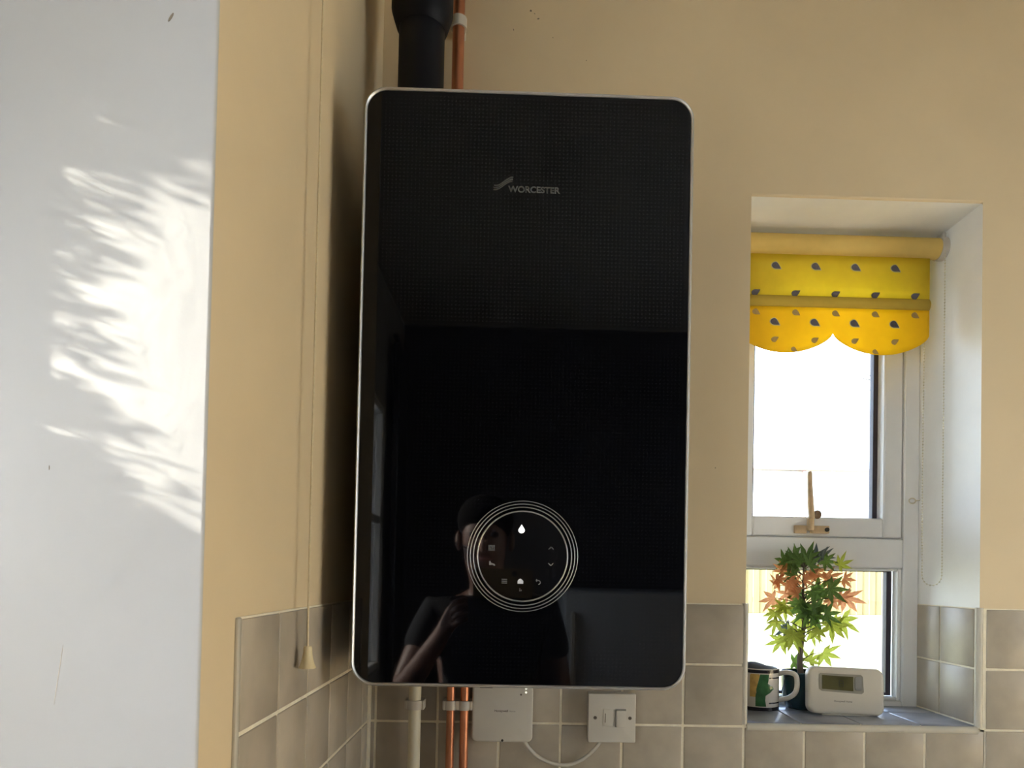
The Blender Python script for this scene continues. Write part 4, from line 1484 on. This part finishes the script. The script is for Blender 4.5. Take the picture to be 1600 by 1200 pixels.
house = thing('rendered_house', (8.0, 16.5, 0.85), 'pale rendered house beyond the garden fence, washed out by sunlight', 'house')
box('wall', 3.6, 7.05, 16.1, 18.0, 0.5, 4.10, M['render'], house)
box('wall', 7.05, 13.0, 16.02, 18.0, 0.5, 4.10, M['render'], house)
box('gutter', 3.5, 13.1, 15.9, 16.02, 4.10, 4.17, M['gutter'], house, bevel=0.02)
box('downpipe', 7.00, 7.09, 15.93, 16.02, 0.7, 4.10, M['gutter'], house, bevel=0.02)
bm = bmesh.new()
for y0, y1, z0, z1 in ((15.9, 17.0, 4.17, 5.3), (17.0, 18.1, 5.3, 4.17)):
    f = bm.faces.new([bm.verts.new(p) for p in ((3.4, y0, z0), (13.2, y0, z0), (13.2, y1, z1), (3.4, y1, z1))])
r_o = obj('roof', bm, M['render'], house)
r_o.modifiers.new('thickness', 'SOLIDIFY').thickness = 0.06

# bare tree whose twigs reach in front of the sky
tree = thing('bare_tree', (3.35, 4.1, 0.4), 'bare garden tree with thin twigs crossing the bright sky', 'tree')
tube('trunk', [(3.45, 4.1, 0.30), (3.40, 4.08, 1.4), (3.30, 4.05, 2.4), (3.22, 4.0, 3.3)], 0.06, M['bark'], tree, 10, radii=[0.09, 0.075, 0.055, 0.03])
tg = bmesh.new()
for (a, b_, c, r_) in (((3.30, 4.05, 2.5), (2.90, 4.0, 2.88), (2.56, 4.0, 2.955), 0.010), ((2.80, 4.0, 2.915), (2.68, 3.98, 2.90), (2.60, 3.97, 2.92), 0.004),
                       ((2.72, 4.0, 2.93), (2.58, 4.0, 3.00), (2.43, 4.0, 3.02), 0.0045), ((2.95, 4.0, 2.84), (2.70, 4.0, 2.86), (2.62, 4.0, 2.86), 0.005), ((2.66, 4, 2.95), (2.60, 4, 3.06), (2.56, 4, 3.12), 0.003),
                       ((3.22, 4.0, 3.2), (3.0, 4.1, 3.6), (2.8, 4.2, 3.9), 0.012), ((3.28, 4.0, 2.9), (3.6, 4.1, 3.3), (3.8, 4.1, 3.7), 0.014)):
    add_tube(tg, [a, b_, c], r_, 6, radii=[r_, r_ * 0.7, r_ * 0.35])
t_o = obj('twigs', tg, M['bark'], tree)
t_o['kind'] = 'stuff'

# unseen shrub added outside the left window; its gaps shape the sun patches
hb = bmesh.new()
rng = random.Random(21)
n_leaf = 0
for k in range(30000):
    y = rng.uniform(-1.02, -0.62)
    z = rng.uniform(1.15, 2.35)
    x = rng.uniform(-0.785, -0.755)
    # two gaps in the shrub with ragged rims: small leaves at a rim, large ones beyond
    rag = 0.10 * math.sin(83 * z + 0.6) + 0.08 * math.sin(141 * z + 2.0) + 0.05 * math.sin(230 * z)
    e1 = ((y + 0.8135) / 0.047) ** 2 + ((z - 1.775) / 0.180) ** 2 + rag
    e2 = ((y + 0.905) / 0.095) ** 2 + ((z - 1.500) / 0.200) ** 2
    e = min(e1, e2)
    if e < 1.45:
        n_here, s0, s1 = max(0.0, (e - 0.74) * 9.0), 0.003, 0.0055
        n_here = int(n_here) + (rng.random() < n_here % 1.0)
    else:
        n_here, s0, s1 = 1, 0.012, 0.019
    for q in range(n_here):
        s = rng.uniform(s0, s1)
        c = Vector((x, y, z)) + Vector((rng.uniform(-1, 1), rng.uniform(-1, 1), rng.uniform(-1, 1))) * (0.004 if q else 0.0)
        rot = Matrix.Rotation(rng.uniform(0, 6.28), 4, 'Z') @ Matrix.Rotation(rng.uniform(0, 6.28), 4, 'X')
        pts = [rot @ Vector(p) * s + c for p in ((0, 0, -1), (0.5, 0.1, 0), (0, 0, 1.1), (-0.5, 0.1, 0))]
        hb.faces.new([hb.verts.new(p) for p in pts])
h_o = obj('sun_shaping_shrub', hb, M['added_leaf'])
tag(h_o, 'unseen small leaved shrub added outside the left window to shape the sunlight', 'shrub', kind='stuff')
